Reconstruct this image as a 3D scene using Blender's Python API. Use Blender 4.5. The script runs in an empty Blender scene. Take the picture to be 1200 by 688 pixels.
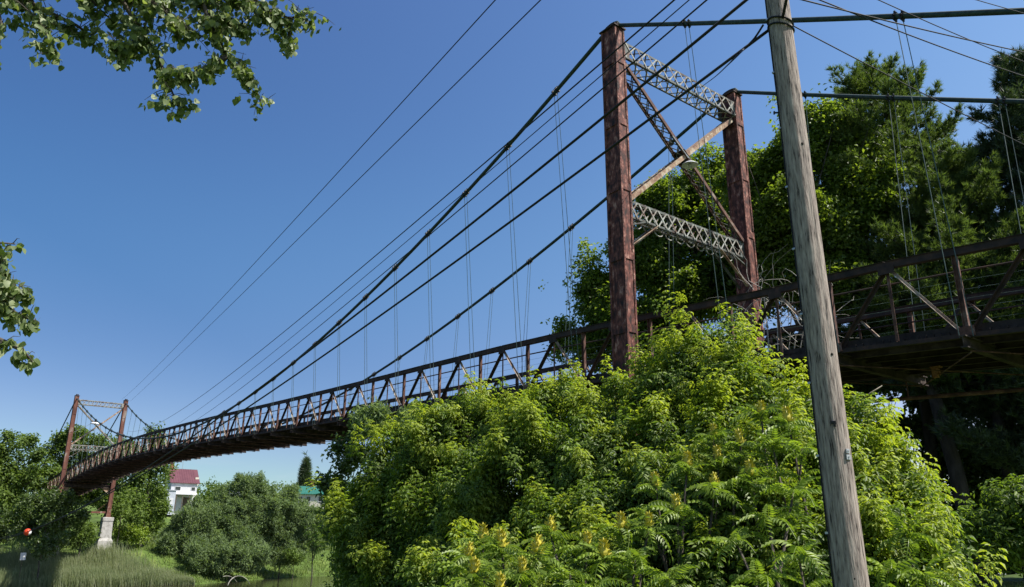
import bpy, math, random
import numpy as np
from mathutils import Vector, Matrix, Quaternion
random.seed(7); RNG = np.random.default_rng(11)
S = bpy.context.scene
COL = S.collection
V = Vector
# ------------------------------------------------------------------ camera
CAM = V((19.2702, -24.5926, 7.5677)); YAW, PIT, ROLL, FPX = 0.665616, 0.305603, 0.00568, 896.209
_F = V((-math.cos(YAW)*math.cos(PIT), math.sin(YAW)*math.cos(PIT), math.sin(PIT)))
_R = V((math.sin(YAW), math.cos(YAW), 0)); _U = _R.cross(_F)
if _U.z < 0: _U = -_U
_r = _R*math.cos(ROLL) + _U*math.sin(ROLL); _u = -_R*math.sin(ROLL) + _U*math.cos(ROLL)
cd = bpy.data.cameras.new('camera'); cam = bpy.data.objects.new('camera', cd); COL.objects.link(cam)
M = Matrix.Identity(4)
for i in range(3):
    M[i][0] = _r[i]; M[i][1] = _u[i]; M[i][2] = -_F[i]; M[i][3] = CAM[i]
cam.matrix_world = M
cd.sensor_width = 36; cd.lens = FPX/1200*36; cd.clip_start = 0.1; cd.clip_end = 9000
S.camera = cam
# ------------------------------------------------------------------ light
SUN = V((0.57, 0.42, 1.0)).normalized()
EL = math.asin(SUN.z); AZ = math.atan2(SUN.x, SUN.y)
w = bpy.data.worlds.new('World'); S.world = w; w.use_nodes = True
nt = w.node_tree; nt.nodes.clear()
out = nt.nodes.new('ShaderNodeOutputWorld'); bg = nt.nodes.new('ShaderNodeBackground')
sky = nt.nodes.new('ShaderNodeTexSky'); sky.sky_type = 'NISHITA'; sky.sun_disc = False
sky.sun_elevation = EL; sky.sun_rotation = AZ; sky.air_density = 1.0; sky.dust_density = 0.3; sky.ozone_density = 3.0; sky.altitude = 100
bg.inputs[1].default_value = 0.09
nt.links.new(bg.outputs[0], out.inputs[0])
# faint low clouds near the horizon, all round
tc = nt.nodes.new('ShaderNodeTexCoord'); mp = nt.nodes.new('ShaderNodeMapping'); mp.inputs['Scale'].default_value = (6, 6, 26)
nz = nt.nodes.new('ShaderNodeTexNoise'); nz.inputs['Scale'].default_value = 1.3; nz.inputs['Detail'].default_value = 6
cr = nt.nodes.new('ShaderNodeValToRGB'); cr.color_ramp.elements[0].position = 0.50; cr.color_ramp.elements[1].position = 0.72
sep = nt.nodes.new('ShaderNodeSeparateXYZ'); mr = nt.nodes.new('ShaderNodeMapRange')
mr.inputs['From Min'].default_value = 0.03; mr.inputs['From Max'].default_value = 0.11; mr.inputs['To Min'].default_value = 0.5; mr.inputs['To Max'].default_value = 0
mu = nt.nodes.new('ShaderNodeMath'); mu.operation = 'MULTIPLY'
mx = nt.nodes.new('ShaderNodeMixRGB'); mx.inputs[2].default_value = (4.4, 4.7, 5.2, 1)
L = nt.links.new
L(tc.outputs['Generated'], mp.inputs[0]); L(mp.outputs[0], nz.inputs['Vector']); L(nz.outputs['Fac'], cr.inputs[0])
L(tc.outputs['Generated'], sep.inputs[0]); L(sep.outputs['Z'], mr.inputs['Value'])
L(cr.outputs[0], mu.inputs[0]); L(mr.outputs[0], mu.inputs[1]); L(mu.outputs[0], mx.inputs[0])
# deepen the blue as the polarised sky in view shows it (channel curves, the same all round the dome)
pre = nt.nodes.new('ShaderNodeVectorMath'); pre.operation = 'SCALE'; pre.inputs['Scale'].default_value = .1626
cv = nt.nodes.new('ShaderNodeRGBCurve'); post = nt.nodes.new('ShaderNodeVectorMath'); post.operation = 'SCALE'; post.inputs['Scale'].default_value = 1/.1626
for ci, pts_ in enumerate((((.10,.050),(.152,.080),(.223,.146),(.352,.265),(.6,.56)), ((.18,.105),(.262,.180),(.381,.305),(.571,.420),(.8,.63)), ((.35,.32),(.497,.475),(.658,.640),(.888,.78)))):
    for p_ in pts_: cv.mapping.curves[ci].points.new(*p_)
    cv.mapping.curves[ci].points[-1].location = (1, .86 if ci < 2 else .88)
cv.mapping.update()
L(sky.outputs[0], pre.inputs[0]); L(pre.outputs[0], cv.inputs['Color']); L(cv.outputs[0], post.inputs[0]); # clear-air forward scatter: the sky brightens towards the sun and is deepest away from it
dt = nt.nodes.new('ShaderNodeVectorMath'); dt.operation = 'DOT_PRODUCT'; dt.inputs[1].default_value = SUN
m2 = nt.nodes.new('ShaderNodeMapRange'); m2.inputs['From Min'].default_value = -.15; m2.inputs['From Max'].default_value = .6
fc = nt.nodes.new('ShaderNodeMixRGB'); fc.inputs[1].default_value = (.62, .765, .80, 1); fc.inputs[2].default_value = (1.66, 1.45, 1.21, 1)
ml = nt.nodes.new('ShaderNodeVectorMath'); ml.operation = 'MULTIPLY'
L(tc.outputs['Generated'], dt.inputs[0]); L(dt.outputs['Value'], m2.inputs['Value']); L(m2.outputs[0], fc.inputs[0]); L(fc.outputs[0], ml.inputs[0]); L(post.outputs[0], ml.inputs[1]); L(ml.outputs[0], mx.inputs[1])
L(mx.outputs[0], bg.inputs[0])
sl = bpy.data.lights.new('sun', 'SUN'); sl.energy = 5.0; sl.angle = math.radians(0.53); sl.color = (1, 0.95, 0.87)
so = bpy.data.objects.new('sun', sl); COL.objects.link(so); so.rotation_euler = (-SUN).to_track_quat('-Z', 'Y').to_euler(); so.location = (0, 0, 60)
S.view_settings.view_transform = 'Standard'; S.view_settings.look = 'None'; S.view_settings.exposure = 0.86; S.view_settings.gamma = 1
S.render.resolution_x = 1024; S.render.resolution_y = 587

# ------------------------------------------------------------------ helpers
def ray(px, py): return _F + _r*((px-600)/FPX) + _u*((344-py)/FPX)
def at(px, py, D):
    q = ray(px, py); return CAM + q*(D/math.hypot(q.x, q.y))
def pxm(D, px=600, py=400):   # metres per photograph pixel at horizontal distance D
    q = ray(px, py); return (D/math.hypot(q.x, q.y))/FPX
def tag(o, label=None, cat=None, group=None, kind=None, category=None):
    cat = cat or category
    for k, v in (('label', label), ('category', cat), ('group', group), ('kind', kind)):
        if v: o[k] = v
    return o
ORG = {}
def thing(name, loc, label, cat, group=None):
    o = bpy.data.objects.new(name, None); COL.objects.link(o); o.location = loc; o.empty_display_size = 0.3
    ORG[o.name] = V(loc); return tag(o, label, cat, group)
def org(o): return ORG.get(o.name, V((0, 0, 0)))
class MB:
    def __init__(s): s.v = []; s.f = []
    def add(s, vs, fs):
        n = len(s.v); s.v += [tuple(v) for v in vs]; s.f += [tuple(i+n for i in f) for f in fs]
    def box(s, c, d, ax=None):
        ax = ax or (V((1,0,0)), V((0,1,0)), V((0,0,1))); c = V(c)
        vs = [c + ax[0]*(sx*d[0]/2) + ax[1]*(sy*d[1]/2) + ax[2]*(sz*d[2]/2) for sz in (-1,1) for sy in (-1,1) for sx in (-1,1)]
        s.add(vs, [(0,2,3,1),(4,5,7,6),(0,1,5,4),(2,6,7,3),(0,4,6,2),(1,3,7,5)])
    def bar(s, a, b, w, h, up=V((0,0,1))):
        a, b = V(a), V(b); x = (b-a).normalized(); y = up.cross(x)
        if y.length < 1e-4: y = V((0,1,0)).cross(x)
        y.normalize(); z = x.cross(y); s.box((a+b)/2, ((b-a).length, w, h), (x, y, z))
    def prism(s, pts2, a, b, up=V((0,0,1))):
        a, b = V(a), V(b); x = (b-a).normalized(); y = up.cross(x).normalized(); z = x.cross(y); n = len(pts2)
        vs = [a + y*p[0] + z*p[1] for p in pts2] + [b + y*p[0] + z*p[1] for p in pts2]
        s.add(vs, [tuple(range(n))[::-1], tuple(range(n, 2*n))] + [(i, (i+1) % n, n+(i+1) % n, n+i) for i in range(n)])
    def tube(s, pts, rad, k=8, cap=True):
        pts = [V(p) for p in pts]; n = len(pts)
        rs = rad if isinstance(rad, (list, tuple)) else [rad]*n
        vs = []; ref = V((0.13, 0.27, 0.95)).normalized()
        for i, p in enumerate(pts):
            t = (pts[min(i+1, n-1)] - pts[max(i-1, 0)]).normalized()
            u = ref - t*ref.dot(t)
            if u.length < 0.15: ref = V((0.9, 0.4, 0.1)).normalized(); u = ref - t*ref.dot(t)
            u.normalize(); ref = u.copy(); q = t.cross(u)
            for j in range(k):
                a = 2*math.pi*j/k; vs.append(p + (u*math.cos(a) + q*math.sin(a))*rs[i])
        fs = [(i*k+j, i*k+(j+1) % k, (i+1)*k+(j+1) % k, (i+1)*k+j) for i in range(n-1) for j in range(k)]
        if cap: fs += [tuple(range(k))[::-1], tuple((n-1)*k+j for j in range(k))]
        s.add(vs, fs)
    def lathe(s, prof, c, ax=V((0,0,1)), k=16):
        c = V(c); ax = V(ax).normalized(); u = ax.orthogonal().normalized(); q = ax.cross(u); n = len(prof)
        vs = [c + ax*z + (u*math.cos(2*math.pi*j/k) + q*math.sin(2*math.pi*j/k))*max(r, 1e-4) for r, z in prof for j in range(k)]
        fs = [(i*k+j, i*k+(j+1) % k, (i+1)*k+(j+1) % k, (i+1)*k+j) for i in range(n-1) for j in range(k)]
        s.add(vs, fs + [tuple(range(k))[::-1], tuple((n-1)*k+j for j in range(k))])
    def build(s, name, mat, parent=None, smooth=False, **kw):
        o0 = org(parent) if parent else V((0,0,0))
        me = bpy.data.meshes.new(name); me.from_pydata([(v[0]-o0.x, v[1]-o0.y, v[2]-o0.z) for v in s.v], [], s.f)
        me.materials.append(mat)
        if smooth: me.polygons.foreach_set('use_smooth', [True]*len(me.polygons))
        me.update(); o = bpy.data.objects.new(name, me); COL.objects.link(o)
        if parent: o.parent = parent; ORG[o.name] = o0
        return tag(o, **kw)
def npmesh(name, verts, faces, mat, parent=None, smooth=False, **kw):
    o0 = org(parent) if parent else V((0,0,0))
    verts = np.asarray(verts, np.float32) - np.array(o0, np.float32); faces = np.asarray(faces, np.int32)
    me = bpy.data.meshes.new(name); me.vertices.add(len(verts)); me.vertices.foreach_set('co', verts.ravel())
    k = faces.shape[1]; me.loops.add(faces.size); me.loops.foreach_set('vertex_index', faces.ravel())
    me.polygons.add(len(faces)); me.polygons.foreach_set('loop_start', np.arange(0, faces.size, k, dtype=np.int32))
    if smooth: me.polygons.foreach_set('use_smooth', np.ones(len(faces), bool))
    me.materials.append(mat); me.update(calc_edges=True)
    o = bpy.data.objects.new(name, me); COL.objects.link(o)
    if parent: o.parent = parent; ORG[o.name] = o0
    return tag(o, **kw)
# unit-shape bars: objects that share one mesh and differ only in their matrix
_UM = {}
def unit(kind, mat):
    key = (kind, mat.name)
    if key in _UM: return _UM[key]
    b = MB()
    if kind == 'box': b.box((0,0,0), (1,1,1))
    elif kind == 'angle':
        t = .16; P = [(-.5,-.5),(.5,-.5),(.5,-.5+t),(-.5+t,-.5+t),(-.5+t,.5),(-.5,.5)]
        b.prism(P, (-.5,0,0), (.5,0,0))
    elif kind == 'channel':
        t = .14; P = [(-.5,-.5),(.5,-.5),(.5,-.5+t*1.6),(-.5+t,-.5+t*1.6),(-.5+t,.5-t*1.6),(.5,.5-t*1.6),(.5,.5),(-.5,.5)]
        b.prism(P, (-.5,0,0), (.5,0,0))
    elif kind == 'ibeam':
        t = .12; P = [(-.5,-.5),(.5,-.5),(.5,-.5+t),(t/2,-.5+t),(t/2,.5-t),(.5,.5-t),(.5,.5),(-.5,.5),(-.5,.5-t),(-t/2,.5-t),(-t/2,-.5+t),(-.5,-.5+t)]
        b.prism(P, (-.5,0,0), (.5,0,0))
    elif kind == 'rod': b.tube([(-.5,0,0),(.5,0,0)], .5, 8)
    me = bpy.data.meshes.new(kind + '_section'); me.from_pydata(b.v, [], b.f); me.materials.append(mat); me.update()
    _UM[key] = me; return me
def bar(parent, name, a, b, w, h, mat, kind='box', up=V((0,0,1)), **kw):
    a, b = V(a), V(b); x = (b-a).normalized(); y = V(up).cross(x)
    if y.length < 1e-4: y = V((1,0,0)).cross(x)
    y.normalize(); z = x.cross(y); l = (b-a).length; c = (a+b)/2 - org(parent)
    o = bpy.data.objects.new(name, unit(kind, mat)); COL.objects.link(o); o.parent = parent
    o.matrix_local = Matrix(((x.x*l, y.x*w, z.x*h, c.x), (x.y*l, y.y*w, z.y*h, c.y), (x.z*l, y.z*w, z.z*h, c.z), (0,0,0,1)))
    return tag(o, **kw)

# ------------------------------------------------------------------ materials
def mat(name, cols, scale=1.0, rough=.75, metal=0, bump=0.0, stretch=(1,1,1), pos=None, detail=8, spec=.4, bscale=None, world=True):
    m = bpy.data.materials.new(name); m.use_nodes = True; n = m.node_tree.nodes; l = m.node_tree.links
    b = n['Principled BSDF']; b.inputs['Roughness'].default_value = rough; b.inputs['Metallic'].default_value = metal
    b.inputs['Specular IOR Level'].default_value = spec
    if len(cols) == 1 and not bump: b.inputs['Base Color'].default_value = (*cols[0], 1); return m
    g = n.new('ShaderNodeNewGeometry' if world else 'ShaderNodeTexCoord'); mp = n.new('ShaderNodeMapping'); mp.inputs['Scale'].default_value = stretch
    l.new(g.outputs['Position' if world else 'Object'], mp.inputs[0])
    t = n.new('ShaderNodeTexNoise'); t.inputs['Scale'].default_value = scale; t.inputs['Detail'].default_value = detail; t.inputs['Roughness'].default_value = .65
    l.new(mp.outputs[0], t.inputs['Vector'])
    r = n.new('ShaderNodeValToRGB'); l.new(t.outputs['Fac'], r.inputs[0]); e = r.color_ramp.elements
    ps = pos or [0.35 + 0.3*i/max(1, len(cols)-1) for i in range(len(cols))]
    while len(e) < len(cols): e.new(.5)
    for i, c in enumerate(cols): e[i].position = ps[i]; e[i].color = (*c, 1)
    l.new(r.outputs[0], b.inputs['Base Color'])
    if bump:
        t2 = n.new('ShaderNodeTexNoise'); t2.inputs['Scale'].default_value = bscale or scale*3; t2.inputs['Detail'].default_value = 8
        l.new(mp.outputs[0], t2.inputs['Vector']); bp = n.new('ShaderNodeBump'); bp.inputs['Strength'].default_value = 1; bp.inputs['Distance'].default_value = bump
        l.new(t2.outputs['Fac'], bp.inputs['Height']); l.new(bp.outputs[0], b.inputs['Normal'])
    return m
def leafmat(name, cols, trans=.35, rough=.45, patch=0.6, tcol=None, spec=.5):
    m = bpy.data.materials.new(name); m.use_nodes = True; n = m.node_tree.nodes; l = m.node_tree.links
    b = n['Principled BSDF']; b.inputs['Roughness'].default_value = rough; b.inputs['Specular IOR Level'].default_value = spec
    g = n.new('ShaderNodeNewGeometry'); t = n.new('ShaderNodeTexNoise'); t.inputs['Scale'].default_value = patch; t.inputs['Detail'].default_value = 3
    l.new(g.outputs['Position'], t.inputs['Vector'])
    ma = n.new('ShaderNodeMath'); ma.operation = 'MULTIPLY_ADD'; ma.inputs[1].default_value = .55; l.new(g.outputs['Random Per Island'], ma.inputs[0])
    mb = n.new('ShaderNodeMath'); mb.operation = 'MULTIPLY'; mb.inputs[1].default_value = .5; l.new(t.outputs['Fac'], mb.inputs[0]); l.new(mb.outputs[0], ma.inputs[2])
    r = n.new('ShaderNodeValToRGB'); l.new(ma.outputs[0], r.inputs[0]); e = r.color_ramp.elements
    while len(e) < len(cols): e.new(.5)
    for i, c in enumerate(cols): e[i].position = .1 + .75*i/(len(cols)-1); e[i].color = (*c, 1)
    l.new(r.outputs[0], b.inputs['Base Color'])
    tr = n.new('ShaderNodeBsdfTranslucent'); mc = n.new('ShaderNodeMixRGB'); mc.blend_type = 'MULTIPLY'; mc.inputs[0].default_value = 1
    mc.inputs[2].default_value = (*(tcol or (1.5, 1.6, .6)), 1); l.new(r.outputs[0], mc.inputs[1]); l.new(mc.outputs[0], tr.inputs[0])
    ms = n.new('ShaderNodeMixShader'); ms.inputs[0].default_value = trans
    l.new(b.outputs[0], ms.inputs[1]); l.new(tr.outputs[0], ms.inputs[2]); l.new(ms.outputs[0], n['Material Output'].inputs[0])
    return m
M_leg = mat('maroon_flaking_steel', [(.014,.007,.006),(.062,.019,.014),(.15,.048,.034),(.36,.20,.155)], scale=5.5, stretch=(1,1,.45), pos=[.36,.46,.56,.66], bump=.014, bscale=14, rough=.8)
M_legfar = mat('rusty_tower_steel', [(.07,.025,.018),(.15,.06,.04),(.30,.30,.26)], scale=.8, stretch=(1,1,.4), pos=[.35,.55,.68], rough=.8)
M_pale = mat('weathered_pale_paint', [(.10,.045,.025),(.22,.21,.18),(.34,.36,.33)], scale=3, pos=[.36,.48,.66], bump=.003, rough=.7)
M_green = mat('old_green_paint', [(.04,.022,.016),(.075,.085,.075),(.15,.175,.16)], scale=3, pos=[.38,.5,.7], bump=.003, rough=.7)
M_brace = mat('rusty_pale_channel', [(.13,.055,.035),(.28,.19,.12),(.46,.43,.33)], scale=3.5, pos=[.36,.52,.68], bump=.004, rough=.8)
M_chord = mat('dark_rusted_chord', [(.014,.009,.008),(.04,.022,.017),(.09,.04,.028)], scale=2.5, pos=[.35,.55,.75], bump=.004, rough=.8)
M_post = mat('brown_rusted_post', [(.04,.018,.013),(.12,.055,.038),(.26,.22,.18)], scale=2.2, pos=[.38,.55,.72], bump=.003, rough=.8)
M_diag = mat('peeling_sunlit_diagonal', [(.09,.04,.026),(.24,.18,.135),(.38,.36,.30)], scale=2.8, pos=[.36,.5,.66], bump=.003, rough=.8)
M_deck = mat('dark_deck_steel', [(.012,.009,.008),(.035,.022,.018),(.07,.05,.04)], scale=2, rough=.85, bump=.004)
M_plank = mat('old_deck_timber', [(.012,.010,.009),(.035,.028,.024)], scale=4, stretch=(1,.15,1), rough=.9, bump=.004)
M_cable = mat('dark_green_cable_paint', [(.010,.020,.017),(.030,.058,.048)], scale=6, rough=.6, bump=.003)
M_clamp = mat('black_iron_clamp', [(.006,.006,.006),(.02,.018,.016)], scale=9, rough=.6)
M_rod = mat('green_hanger_rod', [(.03,.06,.055),(.09,.13,.12)], scale=5, rough=.6)
M_wire = mat('black_insulated_wire', [(.006,.006,.007)], rough=.7)
M_zinc = mat('galvanised_metal', [(.30,.31,.32),(.48,.49,.50)], scale=12, rough=.45, metal=.6)
M_lampw = mat('white_lamp_reflector', [(.7,.72,.75)], rough=.4)
M_porc = mat('brown_porcelain', [(.06,.02,.01)], rough=.2)
M_conc = mat('weathered_concrete', [(.20,.19,.17),(.34,.33,.31),(.42,.41,.39)], scale=2.5, rough=.9, bump=.02, pos=[.3,.5,.7])
M_orange = mat('orange_red_plastic', [(.65,.06,.015)], rough=.4)
M_white = mat('white_plastic', [(.75,.75,.72)], rough=.5)
M_bark = mat('grey_brown_bark', [(.035,.028,.022),(.10,.085,.07)], scale=5, stretch=(1,1,.3), rough=.95, bump=.02)
M_barkd = mat('dark_pine_bark', [(.02,.016,.014),(.055,.045,.04)], scale=5, stretch=(1,1,.3), rough=.95, bump=.02)
M_twig = mat('pale_dead_twig', [(.22,.20,.17),(.36,.34,.30)], scale=9, rough=.9)
M_beamend = mat('sunlit_rusty_beam_end', [(.16,.06,.03),(.36,.18,.10)], scale=9, rough=.9)  # orange carries the sunlight on a rusty floor-beam end
# ------------------------------------------------------------------ ground, bank and river
FX = [(-400,-112),(-60,-116),(-20,-113),(-8,-112.2),(8,-111.5),(15,-110),(24,-115),(34,-122),(45,-122.5),(80,-126),(400,-150)]
def lerp(x, P):
    if x <= P[0][0]: return P[0][1]
    for (a, b), (c, d) in zip(P, P[1:]):
        if x <= c: return b + (d-b)*(x-a)/(c-a)
    return P[-1][1]
def wob(x, y): return .5*math.sin(.31*x+.7)*math.sin(.27*y) + .3*math.sin(.83*x+.2*y) + .2*math.sin(.9*y-.4*x)
def ground(x, y):
    xf = lerp(y, FX); u = xf - x
    if x < -68:
        h = lerp(u, [(-40,-4),(-3,-.9),(0,0),(1.5,.5),(5,1.3),(10,4.4),(14,4.9),(22,5.6),(40,7.2),(62,9.6),(90,13.6),(130,15),(200,16),(4000,17)])
        if u > 2: h += wob(x, y)*min(.5, (u-2)*.06)
    else:
        h = lerp(x, [(-68,-4),(-28,-.9),(-25,0),(-22,1),(-10,4.4),(2,5.7),(10,5.9),(4000,7)])
        if x > -20: h += wob(x, y)*.12*min(1, max(0, ((x-19)**2+(y+24)**2)**.5/20))
    return h
def axis_pts(a, b, step, far): 
    m = list(np.arange(a, b+.01, step)); o = [1.25**i*step*2 for i in range(1, 60)]; L0 = []; R0 = []; acc = 0
    for s in o:
        acc += s
        if acc > far: break
        L0.append(a-acc); R0.append(b+acc)
    return np.array(L0[::-1] + m + R0)
xs = axis_pts(-220, 60, 2.0, 4500); ys = axis_pts(-60, 110, 2.5, 4500)
gv = [(x, y, ground(x, y)) for y in ys for x in xs]; nx = len(xs)
gf = [(j*nx+i, j*nx+i+1, (j+1)*nx+i+1, (j+1)*nx+i) for j in range(len(ys)-1) for i in range(nx-1)]
M_grass = mat('rough_meadow_grass', [(.035,.05,.014),(.075,.12,.025),(.14,.18,.045)], scale=.35, rough=.95, bump=.12, bscale=3.5, spec=.15, pos=[.3,.52,.72])
npmesh('ground', gv, gf, M_grass, smooth=True, kind='structure')
M_water = bpy.data.materials.new('brown_river_water'); M_water.use_nodes = True
n_ = M_water.node_tree.nodes; b_ = n_['Principled BSDF']; b_.inputs['Base Color'].default_value = (.020,.017,.010,1); b_.inputs['Specular IOR Level'].default_value = .35; b_.inputs['Roughness'].default_value = .1
t_ = n_.new('ShaderNodeTexNoise'); t_.inputs['Scale'].default_value = 1.2; t_.inputs['Detail'].default_value = 4
g_ = n_.new('ShaderNodeNewGeometry'); bp_ = n_.new('ShaderNodeBump'); bp_.inputs['Distance'].default_value = .04; bp_.inputs['Strength'].default_value = .7
M_water.node_tree.links.new(g_.outputs['Position'], t_.inputs['Vector']); M_water.node_tree.links.new(t_.outputs['Fac'], bp_.inputs['Height']); M_water.node_tree.links.new(bp_.outputs[0], b_.inputs['Normal'])
wa = MB(); wa.v = [(-175,-500,0),(-10,-500,0),(-10,500,0),(-175,500,0)]; wa.f = [(0,1,2,3)]
wa.build('river_water', M_water, kind='structure')

# ------------------------------------------------------------------ the bridge
SP = 3.7285; LX = 122.0; ZT = 28.3
def z_chord(x):
    if x < -16:
        u = (x+LX/2)/(LX/2); x2 = max(x, -LX); u2 = (x2+LX/2)/(LX/2)
        z = -12.149 + 1.0936*(1-u2*u2) + 1.1109*(-x2)/100 + 1.3276*(x2/LX)*(1+x2/LX)*(.5+x2/LX)*8
        return ZT + z - (.05*(-LX-x) if x < -LX else 0)
    return ZT + lerp(x, [(-16,-11.92),(-13.05,-12.02),(-9.32,-12.14),(-5.6,-12.3),(-2,-12.47),(2,-12.72),(5.6,-12.92),(9.3,-13.06),(13.1,-13.32),(17,-13.62),(45,-15.9)])
def hgt(x): return lerp(x, [(-16,2.12),(0,2.3),(12,2.38)])
def z_bot(x): return z_chord(x) - hgt(x)
TY = 2.65
K0, K1 = -40, 8     # bottom nodes at X = k*SP
deck = thing('bridge_deck', (0, 0, z_bot(0)), 'long dark rusted truss deck of the suspension bridge, running from both towers over the river', 'bridge deck')
for sy in (-1, 1):
    for k in range(K0, K1):
        xb0, xb1 = k*SP, (k+1)*SP; xt = xb0 + SP/2; T = V((xt, sy*TY, z_chord(xt))); xt2 = xt+SP
        # top chord: box with cover plate, one length per panel
        if k < K1-1:
            bar(deck, 'top_chord', T, (xt2-.01, sy*TY, z_chord(xt2)), .20, .20, M_chord)
            bar(deck, 'cover_plate', T+V((.03,0,.108)), (xt2-.04, sy*TY, z_chord(xt2)+.108), .27, .014, M_chord)
        B0 = V((xb0, sy*TY, z_bot(xb0))); B1 = V((xb1, sy*TY, z_bot(xb1)))
        up = V((0, sy, 0))
        bar(deck, 'diagonal_brace', T+V((-.05,-sy*.03,-.1)), B0+V((.08,-sy*.03,.05)), .10, .13, M_chord, 'angle', up)  # unlit diagonal of the V, its shade given by the dark chord colour
        bar(deck, 'diagonal_brace', T+V((.05,sy*.05,-.1)), B1+V((-.08,sy*.05,.05)), .08, .095, M_diag, 'angle', up)  # lit diagonal of the V, its sunlight put into the paler peeling paint
        bar(deck, 'post', T+V((0,0,-.1)), (xt, sy*TY, z_bot(xt)+.06), .07, .09, M_post, 'angle', V((1,0,0)))
        bar(deck, 'post', (xb0, sy*TY, z_chord(xb0)-.1), B0+V((0,0,-.1)), .12, .14, M_post, 'ibeam', V((1,0,0)))
        bar(deck, 'bottom_chord', B0+V((.01,0,0)), B1, .16, .12, M_chord, 'channel', V((0,0,1)))
        bar(deck, 'gusset_plate', T+V((-.24,sy*.115,-.16)), T+V((.24,sy*.115,-.16)), .012, .24, M_chord)
        bar(deck, 'gusset_plate', B0+V((-.22,sy*.115,.10)), B0+V((.22,sy*.115,.10)), .012, .26, M_post)
        bar(deck, 'railing', (xb0, sy*(TY-.14), z_chord(xb0)-.52), (xb1, sy*(TY-.14), z_chord(xb1)-.52), .06, .06, M_chord, 'rod')
for k in range(K0, K1+1):      # floor beams with cantilevered ends
    x = k*SP; zb = z_bot(x)
    bar(deck, 'floor_beam', (x,-TY-.42,zb-.22), (x,TY+.42,zb-.22), .17, .34, M_deck, 'ibeam')
    if k < K1:
        x1 = x+SP; zb1 = z_bot(x1)
        for y in (-1.9,-.95,0,.95,1.9): bar(deck, 'stringer', (x+.01,y,zb-.02), (x1-.01,y,zb1-.02), .10, .22, M_deck, 'ibeam')
        bar(deck, 'lateral_rod', (x,-TY,zb-.42), (x1,TY,zb1-.42), .04, .04, M_post, 'rod')
        bar(deck, 'lateral_rod', (x,TY,zb-.46), (x1,-TY,zb1-.46), .04, .04, M_post, 'rod')
        for sy in (-1,1): bar(deck, 'kerb_timber', (x+.02,sy*2.32,zb+.27), (x1-.02,sy*2.32,zb1+.27), .16, .16, M_plank)
pk = MB()                      # cross planks of the roadway: far more than can be picked apart
x = K0*SP
while x < K1*SP:
    z = z_bot(x) + .13; pk.box((x, 0, z + random.uniform(0,.012)), (.19, 4.9 + random.uniform(-.08,.08), .09)); x += .205
pk.build('plank_floor', M_plank, deck, kind='stuff')
fw = MB()
for sy in (-1, 1):
    for j in range(4):
        fw.tube([(k*SP, sy*(TY-.17), z_chord(k*SP)-.78-.26*j) for k in range(K0, K1+1)], .005, 4)
fw.build('railing_wires', M_rod, deck, kind='stuff')
# a pipe slung under the land span; a sunlit floor-beam end done in orange
bar(deck, 'service_pipe', (2.2, 1.6, z_bot(2)-1.0), (14.9, 1.6, z_bot(14.9)-.85), .14, .14, M_post, 'rod')
for k in (1,2,3): bar(deck, 'pipe_hanger', (k*SP, 1.6, z_bot(k*SP)-.30), (k*SP, 1.6, z_bot(k*SP)-.92), .05, .05, M_post, 'rod')
q = at(1096, 437, 27.0); bb = MB(); bb.box(q, (.14,.16,.30)); bb.box(q+V((.05,0,.17)), (.30,.2,.04)); bb.box(q+V((.10,0,.02)), (.04,.2,.2)); bb.build('sunlit_beam_end', M_beamend, deck)

def lattice(root, name, a, b, up, wd, hd, n, mchord, mlace, faces=(1,1,1,1), joined=False):
    """four-angle box girder from a to b; hd is its depth along up, wd the other way"""
    a, b = V(a), V(b); x = (b-a).normalized(); y = V(up).cross(x).normalized(); z = x.cross(y)
    m = MB(); t = .085
    for sy in (-1, 1):
        for sz in (-1, 1):
            c0 = a + y*sy*wd/2 + z*sz*hd/2; c1 = b + y*sy*wd/2 + z*sz*hd/2
            m.bar(c0 - y*sy*t/2, c1 - y*sy*t/2, t, .014, z); m.bar(c0 - z*sz*(t/2+.008), c1 - z*sz*(t/2+.008), .014, t, z)
    for e, s in ((a, 1), (b, -1)):
        for sy in (-1, 1): m.bar(e + y*sy*(wd/2+.012) + x*s*.0, e + y*sy*(wd/2+.012) + x*s*.3, .01, hd*.98, z)
    g = m.build(name, mchord, root)
    Lg = (b-a).length; jl = MB()
    def lace(p, q, nrm):
        if joined: jl.bar(p, q, .05, .012, nrm)
        else: bar(g, 'lacing_bar', p, q, .062, .012, mlace, 'box', nrm)
    for fi, (nrm, oth, hw, hh) in enumerate(((y, z, wd/2, hd/2), (-y, z, wd/2, hd/2), (z, y, hd/2, wd/2), (-z, y, hd/2, wd/2))):
        if not faces[fi]: continue
        for i in range(n):
            p0 = a + x*(Lg*(i+.06)/n); p1 = a + x*(Lg*(i+.94)/n)
            o1 = nrm*(hw+.022); o2 = nrm*(hw+.036)
            lace(p0 + o1 - oth*(hh-.04), p1 + o1 + oth*(hh-.04), nrm); lace(p0 + o2 + oth*(hh-.04), p1 + o2 - oth*(hh-.04), nrm)
    if joined: jl.build('lacing', mlace, g, kind='stuff')
    return g
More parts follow.
